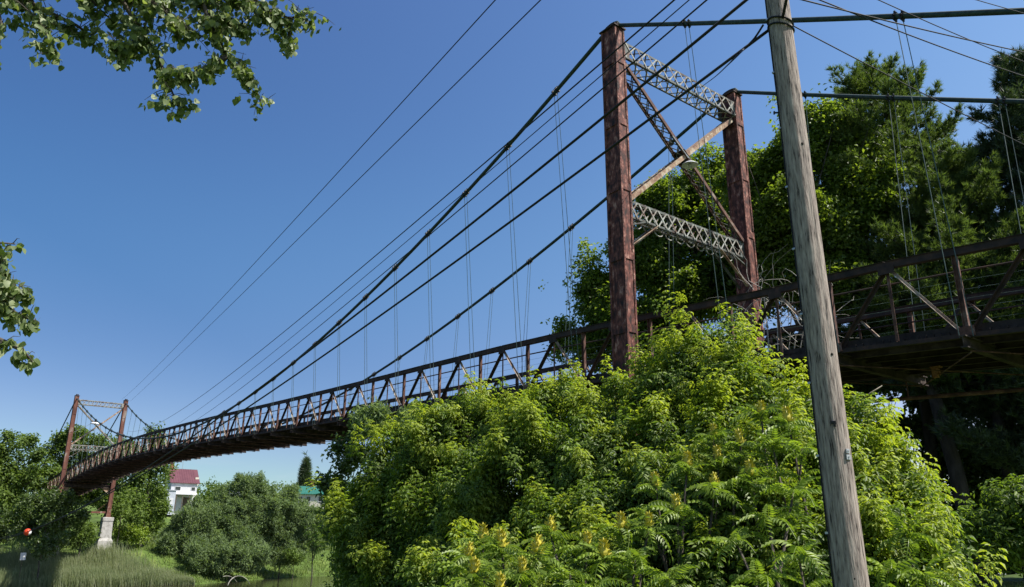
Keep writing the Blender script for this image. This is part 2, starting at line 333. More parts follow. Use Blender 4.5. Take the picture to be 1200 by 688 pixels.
def tower(X, yc, zt, zbase, lbl, mleg, mch, mlc, full):
    t = thing('suspension_tower', (X, 0, zbase), lbl, 'bridge tower', 'steel towers of the suspension bridge')
    WX, WY = .80, .56
    for sy in (-1, 1):
        m = MB(); y = sy*yc; H = zt-zbase
        m.box((X, y, zbase+H/2), (WX-.04, WY-.04, H-.02))
        for sx in (-1, 1):
            for s2 in (-1, 1):                       # corner angles stand proud of the plates
                m.box((X+sx*(WX/2-.05), y+s2*(WY/2+.0), zbase+H/2), (.10, .03, H)); m.box((X+sx*(WX/2), y+s2*(WY/2-.04), zbase+H/2), (.03, .09, H-.01))
        z = zbase+1.5
        while z < zt-.5:                            # splice and batten plates
            for s2 in (-1, 1): m.box((X, y+s2*(WY/2+.004), z), (WX-.22, .034, .34))
            for sx in (-1, 1): m.box((X+sx*(WX/2+.002), y, z+.01), (.026, WY-.18, .30))
            z += 2.9
        if full:                                    # rivet heads along the corner angles
            z = zbase+8
            while z < zt-.1:
                for sx in (-1, 1):
                    for s2 in (-1, 1):
                        m.box((X+sx*(WX/2-.05), y+s2*(WY/2+.018), z), (.03,.012,.03)); m.box((X+sx*(WX/2+.018), y+s2*(WY/2-.045), z), (.012,.03,.03))
                z += .16
        lg = m.build('leg', mleg, t)
        c = MB(); c.box((X, y, zt+.03), (WX+.12, WY+.14, .06)); c.build('cap_plate', M_chord, lg)
        sd = MB()
        prof = [(-.48+.96*i/10, .26*(1-((i-5)/5)**2)**.5 if 0 < i < 10 else 0) for i in range(11)]
        for s2 in (-1, 1):
            vs = [(X+px, y+s2*.13-.02, zt+.06+pz) for px, pz in prof] + [(X+px, y+s2*.13+.02, zt+.06+pz) for px, pz in prof]; n = 11
            sd.add(vs, [tuple(range(n)), tuple(range(n, 2*n))[::-1]] + [(i, (i+1) % n, n+(i+1) % n, n+i) for i in range(n)])
        for px, pz in prof[1:-1:2]: sd.box((X+px, y, zt+.06+pz-.05), (.05, .3, .05))
        sd.build('saddle', M_chord, lg)
        b = MB(); b.box((X, y, zbase+.04), (1.2, 1.0, .08)); b.box((X, y, zbase+.3), (WX+.12, WY+.1, .5)); b.build('base_shoe', mleg, lg)
    yi = yc - WY/2
    up = V((0,0,1)); nn = 11
    J = not full
    lattice(t, 'top_strut', (X,-yi,zt-.95), (X,yi,zt-.95), up, .74, .78, nn, mch, mlc, joined=J)
    lattice(t, 'portal_strut', (X,-yi,zt-8.15), (X,yi,zt-8.15), up, .34, .76, 13, mch, mlc, joined=J)
    # crossed braces between the struts
    A = V((X, -yi+.1, zt-1.5)); B = V((X, yi-.1, zt-7.75)); C = V((X, yi-.1, zt-1.5)); D = V((X, -yi+.1, zt-7.75)); mid = (A+B)/2
    dn = (B-A).cross(V((1,0,0))).normalized()
    for (p, q_, mm, nm) in ((A, B, M_post if full else mch, 'cross_brace'), (C, D, M_brace, 'cross_brace')):
        nr = (q_-p).cross(V((1,0,0))).normalized(); w_ = .56 if p is A else .50
        m = MB()
        for sx in (-1, 1):
            m.bar(p+V((sx*w_/2,0,0)), q_+V((sx*w_/2,0,0)), .022, .20 if p is C else .15, nr)
            for s3 in (-1, 1): m.bar(p+V((sx*(w_/2-.035),0,0))+nr*s3*.08, q_+V((sx*(w_/2-.035),0,0))+nr*s3*.08, .07, .014, nr)
        if p is C: m.bar(p+nr*.09, p.lerp(q_, .5)+nr*.09, w_*.96, .012, nr)
        br = m.build(nm, mm, t)
        n2 = 16; jl = MB()
        for side in (-1, 1):
            if p is C and side == 1: n0, n1 = n2//2, n2
            else: n0, n1 = 0, n2
            for i in range(n0, n1):
                for f in (-1, 1):
                    c0 = p.lerp(q_, (i+.05)/n2)+V((-f*(w_/2-.04),0,0))+nr*side*(.10+.012*f); c1 = p.lerp(q_, (i+.95)/n2)+V((f*(w_/2-.04),0,0))+nr*side*(.10+.012*f)
                    if J: jl.bar(c0, c1, .045, .012, nr)
                    else: bar(br, 'lacing_bar', c0, c1, .045, .012, M_green, 'box', nr)
        if J: jl.build('lacing', mlc, br, kind='stuff')
    bar(t, 'batten_plate', mid+V((-.36,0,0)), mid+V((.36,0,0)), .62, .02, M_chord, 'box', dn)
    # knee braces under the portal strut, scalloped battens below it, and the bracing low down
    for sy in (-1, 1):
        for dx in (-.2, .2): bar(t, 'knee_brace', (X+dx, sy*(yi-1.75), zt-8.52), (X+dx, sy*yi, zt-9.85), .09, .13, M_brace if dx > 0 else mch, 'angle', V((1,0,0)))
        bar(t, 'hooked_brace', (X+.2, sy*(yi-.9), zt-8.56), (X+.2, sy*yi, zt-8.9), .05, .08, mch, 'box', V((1,0,0)))
    for i in range(10):
        y = -yi+.8+i*(2*yi-1.6)/9; m = MB()
        m.tube([(X-.12, y+.26*math.cos(a), zt-8.56-.19*math.sin(a)) for a in np.linspace(0, math.pi, 7)], .028, 5)
        m.build('scroll_bracket', M_pale, t)
    zl = zbase+.75
    bar(t, 'base_strut', (X,-yi,zl), (X,yi,zl), .3, .3, mleg, 'channel', V((0,0,1)))
    zd = z_bot(X)-.75
    bar(t, 'deck_bearer', (X,-yi,zd), (X,yi,zd), .34, .5, M_deck, 'ibeam', V((0,0,1)))
    for sy in (-1, 1):
        bar(t, 'knee_brace', (X, sy*yi, zl+1.5), (X, sy*(yi-1.6), zl+.12), .1, .12, mleg, 'angle', V((1,0,0)))
        g = MB(); y0 = sy*yi; y1 = sy*(yi-1.3)
        g.add([(X-.02,y0,zd-.26),(X-.02,y1,zd-.26),(X-.02,y0,zd-1.3),(X+.02,y0,zd-.26),(X+.02,y1,zd-.26),(X+.02,y0,zd-1.3)], [(0,1,2),(3,5,4),(0,3,4,1),(1,4,5,2),(2,5,3,0)])
        g.build('corner_gusset', M_brace, t)
    return t
def pier(X, y, zt, zb, lbl):
    m = MB(); r = lambda s: [(sx*.85*s, sy*.8*s) for sx, sy in ((-1,-1),(1,-1),(1,1),(-1,1))]
    secs = [(zb-.8,1.35),(zb+1.1,1.3),(zb+1.3,1.18),(zb+1.5,1.04),(zt-.62,.92),(zt-.56,1.0),(zt-.06,1.0),(zt,.95)]
    vs = []; fs = []
    for z, s in secs:
        vs += [(X+a, y+b, z) for a, b in r(s)]
    for i in range(len(secs)-1): fs += [(i*4+j, i*4+(j+1) % 4, (i+1)*4+(j+1) % 4, (i+1)*4+j) for j in range(4)]
    fs += [(3,2,1,0), tuple(len(secs)*4-4+j for j in range(4))]
    m.add(vs, fs); o = m.build('concrete_pier', M_conc); return tag(o, lbl, 'pier', 'concrete piers under the tower legs')
tower(0, 4.08, ZT-.2, 7.6, 'near maroon steel tower with a crossed lattice frame, rising above the green bushes', M_leg, M_green, M_pale, True)
tower(-LX, 3.68, ZT+.45, 9.9, 'small distant rusty steel tower at the far end of the bridge, before green trees', M_legfar, M_pale, M_pale, False)
pier(-LX, -3.68, 9.9, 5.1, 'pale concrete pier in the shade under the left leg of the far tower')
pier(-LX, 3.68, 9.9, 5.2, 'sunlit pale concrete pier under the right leg of the far tower')
pier(0, -4.08, 7.6, 5.0, 'concrete pier under the left leg of the near tower, behind bushes')
pier(0, 4.08, 7.6, 5.2, 'concrete pier under the right leg of the near tower, behind bushes')

# main cables with clamps and double hangers
def z_cable(x):
    if x <= 0 and x >= -LX:
        u = 1-((x+LX/2)/(LX/2))**2; z = -10.8215*u - .5221*u*u
    elif x > 0: z = -.5507*x + .0009*x*x
    else: z = .4*(x+LX)
    return ZT + .12 + z
def y_cable(x):
    return 4.098 - (1.0026*(1-((x+LX/2)/(LX/2))**2) if -LX <= x <= 0 else (1.0026*4*x/LX if x > 0 else 0)) - .42*max(0, min(1, (-x-80)/42))
for sy, lbl in ((-1, 'thick dark green cable over the left tower leg, the one nearer the viewer'), (1, 'thick dark green cable over the right tower leg, the one farther off')):
    t = thing('main_cable', (0, sy*4.1, ZT), lbl, 'cable', 'main cables of the bridge')
    xs_ = list(np.linspace(-152, -LX-.4, 8)) + list(np.linspace(-LX+.4, -.45, 60)) + [-.3,-.15,0,.15,.3] + list(np.linspace(.45, 27, 10))
    def zc(x):
        z = z_cable(x)
        if abs(x) < .44: z = ZT + .12 + .02*(1-(x/.44)**2) - .18*(x/.44)**2*.5
        return z
    m = MB(); m.tube([(x, sy*y_cable(x), zc(x)+.0) for x in xs_], .088, 10); m.build('cable', M_cable, t, smooth=True)
    for k in list(range(-32, 0)) + list(range(1, 7)):
        x = k*SP + (-.07 if k < 0 else .07)
        p = V((x, sy*y_cable(x), z_cable(x))); zf = z_bot(x)-.1; yf = sy*(TY+.33)
        dx = V((1, 0, (z_cable(x+.1)-z_cable(x-.1))/.2)).normalized()
        c = MB()
        for s in (-1, 1):
            q = p + dx*s*.115
            c.bar(q-dx*.04, q+dx*.04, .21, .21, V((0,0,1))); c.box(q+V((0,0,.14)), (.05,.06,.10)); c.box(q-V((0,0,.14)), (.05,.06,.10)); c.box(q+V((0,.13,0)), (.06,.06,.04)); c.box(q-V((0,.13,0)), (.06,.06,.04))
        c.build('cable_clamp', M_clamp, t)
        if p.z - zf > .6:
            hb = MB()
            for s in (-1, 1): hb.tube([p+dx*s*.10, p+dx*s*.11-V((0,0,.2)), (x+s*.17, yf, zf)], .013, 5)
            hb.build('hanger', M_rod, t)

# lamp slung under the crossing of the braces
def lamp(c, s, lbl, arm0):
    t = thing('street_lamp', c, lbl, 'lamp', 'lamps on the towers')
    c = V(c); m = MB(); m.lathe([(.0,.30*s),(.10*s,.30*s),(.13*s,.12*s),(.16*s,.08*s)], c, k=14); m.build('lamp_housing', M_chord, t, smooth=True)
    m = MB(); m.lathe([(.12*s,.10*s),(.30*s,.05*s),(.44*s,-.05*s),(.45*s,-.08*s),(.42*s,-.07*s),(.28*s,.02*s),(.1*s,.06*s)], c, k=24); m.build('reflector', M_lampw, t, smooth=True)
    m = MB(); m.lathe([(.0,-.20*s),(.07*s,-.17*s),(.09*s,-.05*s),(.06*s,.06*s)], c, k=12); m.build('bulb_glass', M_zinc, t, smooth=True)
    m = MB(); m.tube([arm0, V(arm0).lerp(c, .6)+V((0,0,.12)), c+V((0,0,.30*s))], .028, 6); m.build('bracket_arm', M_zinc, t)
lamp((.35, .1, ZT-5.25), .8, 'round white-rimmed lamp hanging below the crossed braces of the near tower', V((.3, -.9, ZT-4.2)))
lamp((-LX+1.2, -.6, ZT-3.8), 1.5, 'tiny dark lamp on a pale arm at the far tower', V((-LX+.4, -3.3, ZT-5.4)))
# ------------------------------------------------------------------ poles and wires
M_pole = mat('silvery_weathered_pole', [(.03,.023,.019),(.18,.145,.125),(.26,.215,.185),(.38,.325,.28)], scale=46, stretch=(1,1,.10), pos=[.37,.43,.53,.68], bump=.010, bscale=60, rough=.9, detail=10)
M_check = mat('dark_split_in_wood', [(.02,.017,.014)], rough=1)
def pole(x, y, zb, zt, r0, r1, lbl, detail, arm=None, arm2=None):
    t = thing('utility_pole', (x, y, zb), lbl, 'utility pole', 'wooden utility poles')
    k = 40 if detail else 12; n = 60 if detail else 8; vs = []
    rr = random.Random(int(x*10)+3); ph = [rr.uniform(0, 6.28) for _ in range(12)]
    for i in range(n):
        f = i/(n-1); z = zb - .5 + (zt-zb+.5)*f; r = r0 + (r1-r0)*f
        for j in range(k):
            a = 2*math.pi*j/k
            d = 1 + .012*math.sin(3*a+ph[0]+z*.25) + .009*math.sin(7*a+ph[1]-z*.4) + .007*math.sin(13*a+ph[2]+z*.9)
            if detail:
                for q in range(9):
                    aq = ph[q+2]+.05*math.sin(z*.6+q)+.02*math.sin(z*3+q*2); da = (a-aq+math.pi) % (2*math.pi)-math.pi
                    if abs(da) < .09 and math.sin(z*.55+q*1.9) > .25: d -= .022
            ln_ = (z-6)*-.0075 if detail else 0; vs.append((x+r*d*math.cos(a)+_R.x*ln_, y+r*d*math.sin(a)+_R.y*ln_, z))
    fs = [(i*k+j, i*k+(j+1) % k, (i+1)*k+(j+1) % k, (i+1)*k+j) for i in range(n-1) for j in range(k)] + [tuple((n-1)*k+j for j in range(k))]
    m = MB(); m.add(vs, fs); m.build('shaft', M_pole, t, smooth=True)
    for a in (arm, arm2):
        if a:
            p, q = V(a[0]), V(a[1]); bar(t, 'crossarm', p, q, .1, .12, M_pole)
            for f in (.03, .5, .97):
                m = MB(); m.lathe([(.02,.06),(.05,.10),(.03,.13),(.055,.16),(.03,.20),(0,.22)], p.lerp(q, f), k=10); m.build('insulator', M_porc, t, smooth=True)
    return t
PX, PY = 15.3746, -17.6042
def polexy(D, px, py): return at(px, py, D)
P1 = pole(PX, PY, 5.8, 17.9, .158, .105, 'tall grey weathered wooden pole close to the viewer, right of the near tower', True, ((15.12,-17.75,17.55), (15.95,-17.32,17.05)))
tocam = (V((CAM.x, CAM.y, 0))-V((PX, PY, 0))).normalized(); side = V((-tocam.y, tocam.x, 0))
if side.dot(_R) > 0: side = -side        # side points to the viewer's left
def onpole(z, ang, off=0): # ang from the viewer side towards the left, degrees
    r = .158 + (.105-.158)*(z-5.3)/12.6 + off; d = tocam*math.cos(math.radians(ang)) + side*math.sin(math.radians(ang)); return V((PX, PY, z)) - _R*(.0075*(z-6)) + d*r, d
m = MB(); m.tube([onpole(z, 72+3*math.sin(z*2), .007)[0] for z in np.linspace(5.8, 17, 60)], .0075, 6); m.build('ground_wire', M_wire, P1)
for i in range(16):
    p, d = onpole(6.2+i*.7, 72, .008); m = MB(); m.box(p, (.03,.03,.02)); m.build('staple', M_zinc, P1)
for (yy, a, sx, sz, mm) in ((530, -50, .04, .04, M_zinc), (537, -50, .055, .045, M_zinc), (497, -8, .05, .03, M_clamp), (499, -12, .02, .05, M_clamp)):
    z = at(990, yy, 8.0).z; p, d = onpole(z, a, .004); ax = (d.cross(V((0,0,1))), d, V((0,0,1))); m = MB(); m.box(p, (sx, .012, sz), ax); m.box(p+d*.01, (.012,.012,.012), ax); m.build('tag_plate' if mm is M_zinc else 'bolt_plate', mm, P1)
for z, a in ((14.1,60),(12.0,75),(14.35,-70),(13.9,-80)):
    p, d = onpole(z, a, .0); m = MB(); m.tube([p, p+d*.05], .011, 6); m.lathe([(.022,0),(.022,.012),(0,.013)], p+d*.045, d, 6); m.build('through_bolt', M_clamp, P1)
kr = random.Random(4)
for i in range(5):
    p, d = onpole(kr.uniform(6.8, 13), kr.uniform(-60, 60), -.004); m = MB(); m.lathe([(.003,.006),(.009,.005),(.014,.002),(.018,-.004)], p, d, 8); m.build('knot', M_check, P1, smooth=True)
for z in (13.06, 13.14, 13.60, 13.76):
    m = MB(); m.tube([onpole(z+.05*math.sin(math.radians(a)), a, .010)[0] for a in range(0, 361, 15)], .011, 5, cap=False); m.build('wire_band', M_wire, P1)
for z in (14.23, 14.44, 14.63):
    p, d = onpole(z, 120, .03); m = MB(); m.lathe([(.03,-.05),(.04,-.03),(.025,0),(.04,.03),(.03,.05)], p, k=10); m.build('spool_insulator', M_porc, P1, smooth=True)
pole(-120.7, -20.9, ground(-120.7,-20.9), 17.6, .17, .12, 'distant wooden pole on the far bank left of the bridge', False)
pole(-137.2, 10.9, ground(-137,11), 25.2, .2, .12, 'distant wooden pole among the trees behind the far tower', False)
pB = at(1480, 180, 29); pole(pB.x, pB.y, ground(pB.x, pB.y), at(1480, 60, 29).z+.4, .18, .12, 'wooden pole beyond the land span, far right', False)
pC = V((27.5, -31.5, 0)); pole(pC.x, pC.y, 5.9, 16.2, .17, .12, 'wooden pole standing behind the viewer', False)
def wire(a, b, sag, r, lbl, cat='wire', n=60, grp=None):
    a, b = V(a), V(b); m = MB()
    pts = [a.lerp(b, t) - V((0,0,sag*4*t*(1-t))) for t in (i/n for i in range(n+1))]
    m.tube(pts, r, 6); o = m.build('overhead_wire', M_wire, smooth=True); tag(o, lbl, cat, grp or 'overhead wires'); return o, pts
wire((15.33,-17.63,14.63), (-117.81,3.84,23.33), 1.9, .0125, 'topmost of three thin wires crossing the near tower leg')
wire((15.31,-17.64,14.44), (-117.75,4.12,21.3), 1.8, .008, 'thinnest middle one of three wires crossing the near tower leg')
wire((15.30,-17.64,14.23), (-136.76,10.84,24.66), 2.2, .0115, 'lowest of three thin wires crossing the near tower leg')
for sfx, a, b, sag, r in (('d',(15.29,-17.65,13.77), (-120.68,-20.79,17.28), 8.4, .0195), ('e',(15.28,-17.66,13.14), (-120.68,-20.89,16.0), 7.4, .018)):
    o, pts = wire(a, b, sag, r, 'upper of two thick black cables running from the pole down across the deck' if sfx == 'd' else 'lower of two thick black cables running from the pole down across the deck', 'cable', 90, 'thick black cables from the pole')
    if sfx == 'd': PD = pts
    else: PE = pts
wire((15.16,-17.73,17.63), (-121.07,2.85,28.81), .6, .012, 'left one of two wires rising alone across the open sky')
wire((15.86,-17.36,17.12), (-120.81,4.14,28.63), .2, .012, 'right one of two wires rising alone across the open sky')
for a, yb, sag, r, lb in (((15.29,-17.65,13.77), 150, .5, .009, 'thin wire sloping down right from the pole past the hanging rods'), ((15.29,-17.65,13.6), 100, .3, .010, 'wire crossing the upper cable at right, flattest one above'), ((15.3,-17.65,14.23), 135, .7, .007, 'very thin wire crossing the upper cable at right, close above another'), ((15.32,-17.64,14.44), 60, .5, .007, 'highest thin wire in the upper right corner'), ((15.34,-17.62,13.21), 300, .15, .0075, 'thin wire dropping from the pole over the pine to the right')):
    wire(a, at(1480, yb, 29), sag, r, lb, n=30)
wire((15.34,-17.63,13.12), (pC.x, pC.y, 15.6), .35, .019, 'short thick cable rising right from the pole top', 'cable', 30, 'thick black cables from the pole')
# spliced drop cable that leaves the lower thick cable near the pole
def on_e(px):     # the point of the lower thick cable seen at this column
    a, b = V((15.28,-17.66,13.14)), V((-120.68,-20.89,16.0)); f = lambda t: a.lerp(b, t) - V((0,0,7.4*4*t*(1-t)))
    return min((f(k/6000) for k in range(1200)), key=lambda p: abs(600+FPX*(p-CAM).dot(_r)/(p-CAM).dot(_F)-px))
m = MB(); ps = [on_e(896)+V((0,0,.12)), on_e(884)+V((0,0,.03)), on_e(872), on_e(861)-V((0,0,.03)), at(852,77,13), at(838,90,18), at(822,102,25), V((.3, 1.3, ZT-1.0))]
sm = []
for i in range(len(ps)-1):
    for t_ in np.linspace(0, 1, 7)[:-1]:
        p0 = ps[max(i-1,0)]; p1 = ps[i]; p2 = ps[i+1]; p3 = ps[min(i+2,len(ps)-1)]
        sm.append(.5*((2*p1)+(p2-p0)*t_+(2*p0-5*p1+4*p2-p3)*t_*t_+(3*p1-p0-3*p2+p3)*t_**3))
m.tube(sm+[ps[-1]], .012, 6); tag(m.build('drop_cable', M_wire), 'thin looping drop cable spliced off the lower thick cable', 'cable')
# marker ball on the sagging cables
i_ = min(range(len(PD)), key=lambda i: abs((lambda v: 600+FPX*v.dot(_r)/v.dot(_F))(PD[i]-CAM)-32)); pb = PD[i_]
t = thing('marker_ball', pb, 'orange-red and white ball hanging on the wires low at left', 'marker ball')
for nm, a0, a1, mm in (('orange_half', 0, math.pi*.72, M_orange), ('white_half', math.pi*.72, math.pi, M_white)):
    m = MB(); m.lathe([(.175*math.sin(a), .175*math.cos(a)) for a in np.linspace(a0, a1, 8)], pb, (-.35,-.75,.25), 18); m.build(nm, mm, t, smooth=True)

# ------------------------------------------------------------------ houses on the far bank
M_clap = mat('white_clapboard', [(.42,.43,.45),(.56,.56,.56)], scale=.8, rough=.7)
M_grey = mat('pale_grey_board', [(.30,.33,.38),(.42,.45,.50)], scale=.8, rough=.8)
M_maroon = mat('maroon_metal_roof', [(.08,.022,.032),(.11,.035,.045)], scale=.6, rough=.45)
M_teal = mat('green_metal_roof', [(.02,.11,.08),(.035,.15,.11)], scale=.6, rough=.45)
M_beige = mat('cream_siding', [(.50,.46,.38),(.62,.57,.48)], scale=.8)
M_glass = mat('dark_window_glass', [(.02,.025,.03)], rough=.08)
M_brickr = mat('red_brick_chimney', [(.20,.06,.04),(.30,.10,.07)], scale=5)
M_brown = mat('brown_porch_wood', [(.10,.07,.05)], rough=.8)  # one even brown for porch posts, door and stake
def frame_at(c, toward):
    x = V((c.y-CAM.y, -(c.x-CAM.x), 0)); x = V((-x.x, -x.y, 0)) if x.dot(_R) < 0 else x
    x.normalize(); x = Matrix.Rotation(math.radians(toward), 3, 'Z') @ x; return x, V((-x.y, x.x, 0))
def house(name, c, w_, dp, eave, ridge, turn, mw, mr, lbl, wins, chim, extra=None, lean=False):
    x, y = frame_at(c, turn); Z = V((0,0,1)); t = thing(name, c, lbl, 'house'); c = V(c)
    if y.dot(c-CAM) < 0: y = -y
    m = MB(); P = lambda a, b, z: c + x*a + y*b + Z*z
    m.add([P(-w_/2,0,-2),P(w_/2,0,-2),P(w_/2,dp,-2),P(-w_/2,dp,-2),P(-w_/2,0,eave),P(w_/2,0,eave),P(w_/2,dp,eave),P(-w_/2,dp,eave),P(-w_/2,dp/2,ridge),P(w_/2,dp/2,ridge)],
          [(0,1,5,4),(2,3,7,6),(1,2,6,9,5),(3,0,4,8,7)]); m.build('wall', mw, t)
    for s, b0, b1 in ((0,-.5,dp/2+.02), (1,dp+.5,dp/2-.02)):
        m = MB(); ze = eave-.35; zr = ridge+.15; o = w_/2+.5
        m.add([P(-o,b0,ze),P(o,b0,ze),P(o,b1,zr),P(-o,b1,zr),P(-o,b0,ze+.15),P(o,b0,ze+.15),P(o,b1,zr+.15),P(-o,b1,zr+.15)],[(0,1,2,3),(4,7,6,5),(0,4,5,1),(1,5,6,2),(2,6,7,3),(3,7,4,0)])
        r = m.build('roof', mr, t)
        m = MB()
        for i in range(int(w_/.6)+1):
            a = -o+.3+i*.6; m.bar(P(a,b0,ze+.17), P(a,b1,zr+.17), .05, .05)
        m.build('roof_seams', mr, r, kind='stuff')
    if chim is not None:
        m = MB(); m.box(P(chim,dp/2,ridge+.5), (.8,.8,1.8), (x,y,Z)); m.box(P(chim,dp/2,ridge+1.42), (.95,.95,.12), (x,y,Z)); m.build('chimney', M_brickr, t)
    for a, z, ww, hh in wins:
        m = MB()
        for s in (-1,1): m.box(P(a+s*(ww/2+.05),-.03,z), (.1,.1,hh+.2), (x,y,Z)); m.box(P(a,-.03,z+s*(hh/2+.05)), (ww,.1,.1), (x,y,Z))
        f = m.build('window', M_clap, t); m = MB(); m.box(P(a,-.012,z), (ww,.03,hh), (x,y,Z)); m.build('pane', M_glass, f)
    return t, P, x, y, Z
c = at(213, 594, 225); s_ = pxm(225, 213, 580)
t, P, x, y, Z = house('farmhouse', c, 29*s_, 7.5, 6.3, 9.6, 14, M_clap, M_maroon, 'white house with a maroon metal roof on the far bank', [(-1.6,4.6,1.3,.9),(2.3,4.6,.9,.9),(3.2,1.6,.9,1.2)], -2.9)
m = MB(); m.add([P(-2.6,-2.6,3.0),P(2.9,-2.6,3.0),P(2.9,-.02,3.8),P(-2.6,-.02,3.8),P(-2.6,-2.6,3.15),P(2.9,-2.6,3.15),P(2.9,-.02,3.95),P(-2.6,-.02,3.95)],[(0,1,2,3),(4,7,6,5),(0,4,5,1),(1,5,6,2),(2,6,7,3),(3,7,4,0)]); m.build('porch_roof', M_clap, t)
for a in (-2.3,-.7,1.0,2.6): m = MB(); m.box(P(a,-2.4,1.0), (.16,.16,4.1), (x,y,Z)); m.build('porch_post', M_brown, t)
m = MB(); m.box(P(1.0,-.05,1.2), (1.8,.1,2.4), (x,y,Z)); m.build('door', M_brown, t)
m = MB(); m.box(P(-3.9,-1.5,.9), (2.6,3.0,6.0), (x,y,Z)); ann = m.build('annex', M_grey, t)
m = MB(); m.box(P(-3.9,-1.5,3.98), (3.0,3.4,.18), (x,y,Z)); m.build('annex_roof', M_grey, ann)
m = MB(); m.box(P(-3.6,-3.03,1.2), (.9,.08,1.5), (x,y,Z)); m.build('annex_door', M_clap, ann)
m = MB(); m.box(P(3.2,1.2,6.6), (.9,.9,2.2), (x,y,Z)); m.build('dormer', M_beige, t)
m = MB(); p0 = P(-.2,3.7,9.6); m.tube([p0, p0+V((0,0,3.6))], .05, 5)
for i in range(5): m.bar(p0+V((0,0,2.6+.25*i))-x*(.8-.1*i), p0+V((0,0,2.6+.25*i))+x*(.8-.1*i), .04, .04)
m.build('aerial', M_zinc, t)
c = at(366, 596, 215); s_ = pxm(215, 366, 580)
t, P, x, y, Z = house('bungalow', c, 34*s_, 7, 3.9, 5.6, -6, M_beige, M_teal, 'cream bungalow with a green metal roof on the far bank', [(-1.2,2.4,1.0,1.2),(1.9,2.4,1.0,1.2),(-3.2,2.4,.8,1.2)], -.9)
c = at(272, 594, 230)
house('cottage', c, 2.9, 5, 2.6, 3.9, 0, M_clap, M_grey, 'small white gable peeping between the willows on the far bank', [], None)
# small white board standing in the reeds
q = at(27, 652, 134); zg = ground(q.x, q.y); t = thing('marker_board', (q.x, q.y, zg), 'small white board on a stake in the reeds at far left', 'sign')
m = MB(); m.box((q.x, q.y, q.z), (.06,.7,1.0)); m.build('board', M_white, t); m = MB(); m.tube([(q.x-.06,q.y,zg-.2),(q.x-.06,q.y,q.z+.2)], .04, 6); m.build('stake', M_brown, t)
# ------------------------------------------------------------------ foliage
L_elder = leafmat('box_elder_leaf', [(.042,.068,.013),(.10,.158,.026),(.20,.275,.05)], trans=.45, patch=.8, spec=.3, rough=.5, tcol=(1.5,1.6,.5))
L_newlit = leafmat('box_elder_young_lit_leaf', [(.14,.20,.026),(.23,.30,.038),(.33,.385,.06)], trans=.5, patch=.8, spec=.3, rough=.5, tcol=(1.4,1.4,.5))  # young leaf tint that also carries the brightness of sunlit tips
L_sumac = leafmat('sumac_leaf', [(.07,.12,.022),(.15,.22,.035),(.25,.33,.05)], spec=.3, trans=.36, patch=1, tcol=(1.4,1.5,.5))
L_pan = leafmat('sumac_flower', [(.36,.34,.04),(.56,.48,.05)], trans=.2, patch=3)
L_pop = leafmat('poplar_leaf', [(.05,.08,.022),(.10,.145,.04),(.26,.30,.15)], trans=.35, patch=2, rough=.5, spec=.35)
L_maple = leafmat('broadleaf_leaf', [(.055,.085,.016),(.12,.18,.03),(.20,.27,.045)], spec=.3, trans=.55, patch=.3, tcol=(1.5,1.5,.5))
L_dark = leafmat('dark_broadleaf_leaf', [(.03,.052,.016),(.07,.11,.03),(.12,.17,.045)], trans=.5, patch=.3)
L_pine = leafmat('pine_needle', [(.035,.06,.025),(.08,.12,.04),(.14,.19,.055)], spec=.25, trans=.4, patch=.4)
L_fir = leafmat('spruce_needle', [(.026,.045,.026),(.055,.085,.042),(.085,.12,.055)], trans=.2, patch=.4)
L_willow = leafmat('willow_leaf', [(.075,.12,.05),(.15,.21,.095),(.23,.30,.14)], spec=.15, rough=.7, trans=.4, patch=.25)
L_far = leafmat('far_bank_leaf', [(.04,.07,.018),(.09,.14,.03),(.15,.21,.045)], spec=.2, rough=.6, trans=.42, patch=.12)
L_lime = leafmat('yellow_green_leaf', [(.10,.16,.02),(.22,.30,.03)], trans=.35, patch=.3)
L_reed = leafmat('reed_blade', [(.15,.21,.085),(.25,.30,.15),(.38,.40,.25)], trans=.55, tcol=(1,1,.7), patch=.15)
L_gr = leafmat('grass_blade', [(.06,.09,.022),(.11,.16,.032),(.18,.22,.055)], trans=.3, patch=.2)

def rnd_dirs(n, rng=RNG):
    v = rng.normal(size=(n, 3)); return v/np.linalg.norm(v, axis=1)[:, None]
def nrm(v): return v/np.maximum(np.linalg.norm(v, axis=1), 1e-9)[:, None]
def place(tmpl, pos, zd, sc, xd=None, rng=RNG):
    """copies of (verts, tris) templates: local z goes along zd, local x near xd or random"""
    VS = []; FS = []; off = 0; ti = rng.integers(0, len(tmpl), len(pos))
    zd = nrm(np.asarray(zd, float)); xr = rng.normal(size=zd.shape) if xd is None else np.asarray(xd, float)
    xr = nrm(xr - zd*(xr*zd).sum(1)[:, None]); yr = np.cross(zd, xr); R = np.stack([xr, yr, zd], -1)
    for k, (tv, tf) in enumerate(tmpl):
        sel = np.where(ti == k)[0]
        if not len(sel): continue
        vv = np.einsum('nij,kj->nki', R[sel], tv)*np.asarray(sc)[sel, None, None] + np.asarray(pos)[sel, None, :]
        ff = tf[None] + (np.arange(len(sel))*len(tv))[:, None, None] + off
        VS.append(vv.reshape(-1, 3)); FS.append(ff.reshape(-1, tf.shape[1])); off += len(sel)*len(tv)
    return np.concatenate(VS), np.concatenate(FS)
def leaflet(base, d, nrm_, ln, wd, fold=.25, droop=0.2):
    base = np.array(base, float); d = np.array(d, float)/np.linalg.norm(d); n = np.array(nrm_, float); n -= d*n.dot(d); n /= np.linalg.norm(n)+1e-9; s = np.cross(n, d)
    m = base + d*ln*.45; tip = base + d*ln - n*ln*droop
    return [base, m + s*wd/2 + n*wd*fold, tip, m - s*wd/2 + n*wd*fold], [(0, 1, 2), (0, 2, 3)]
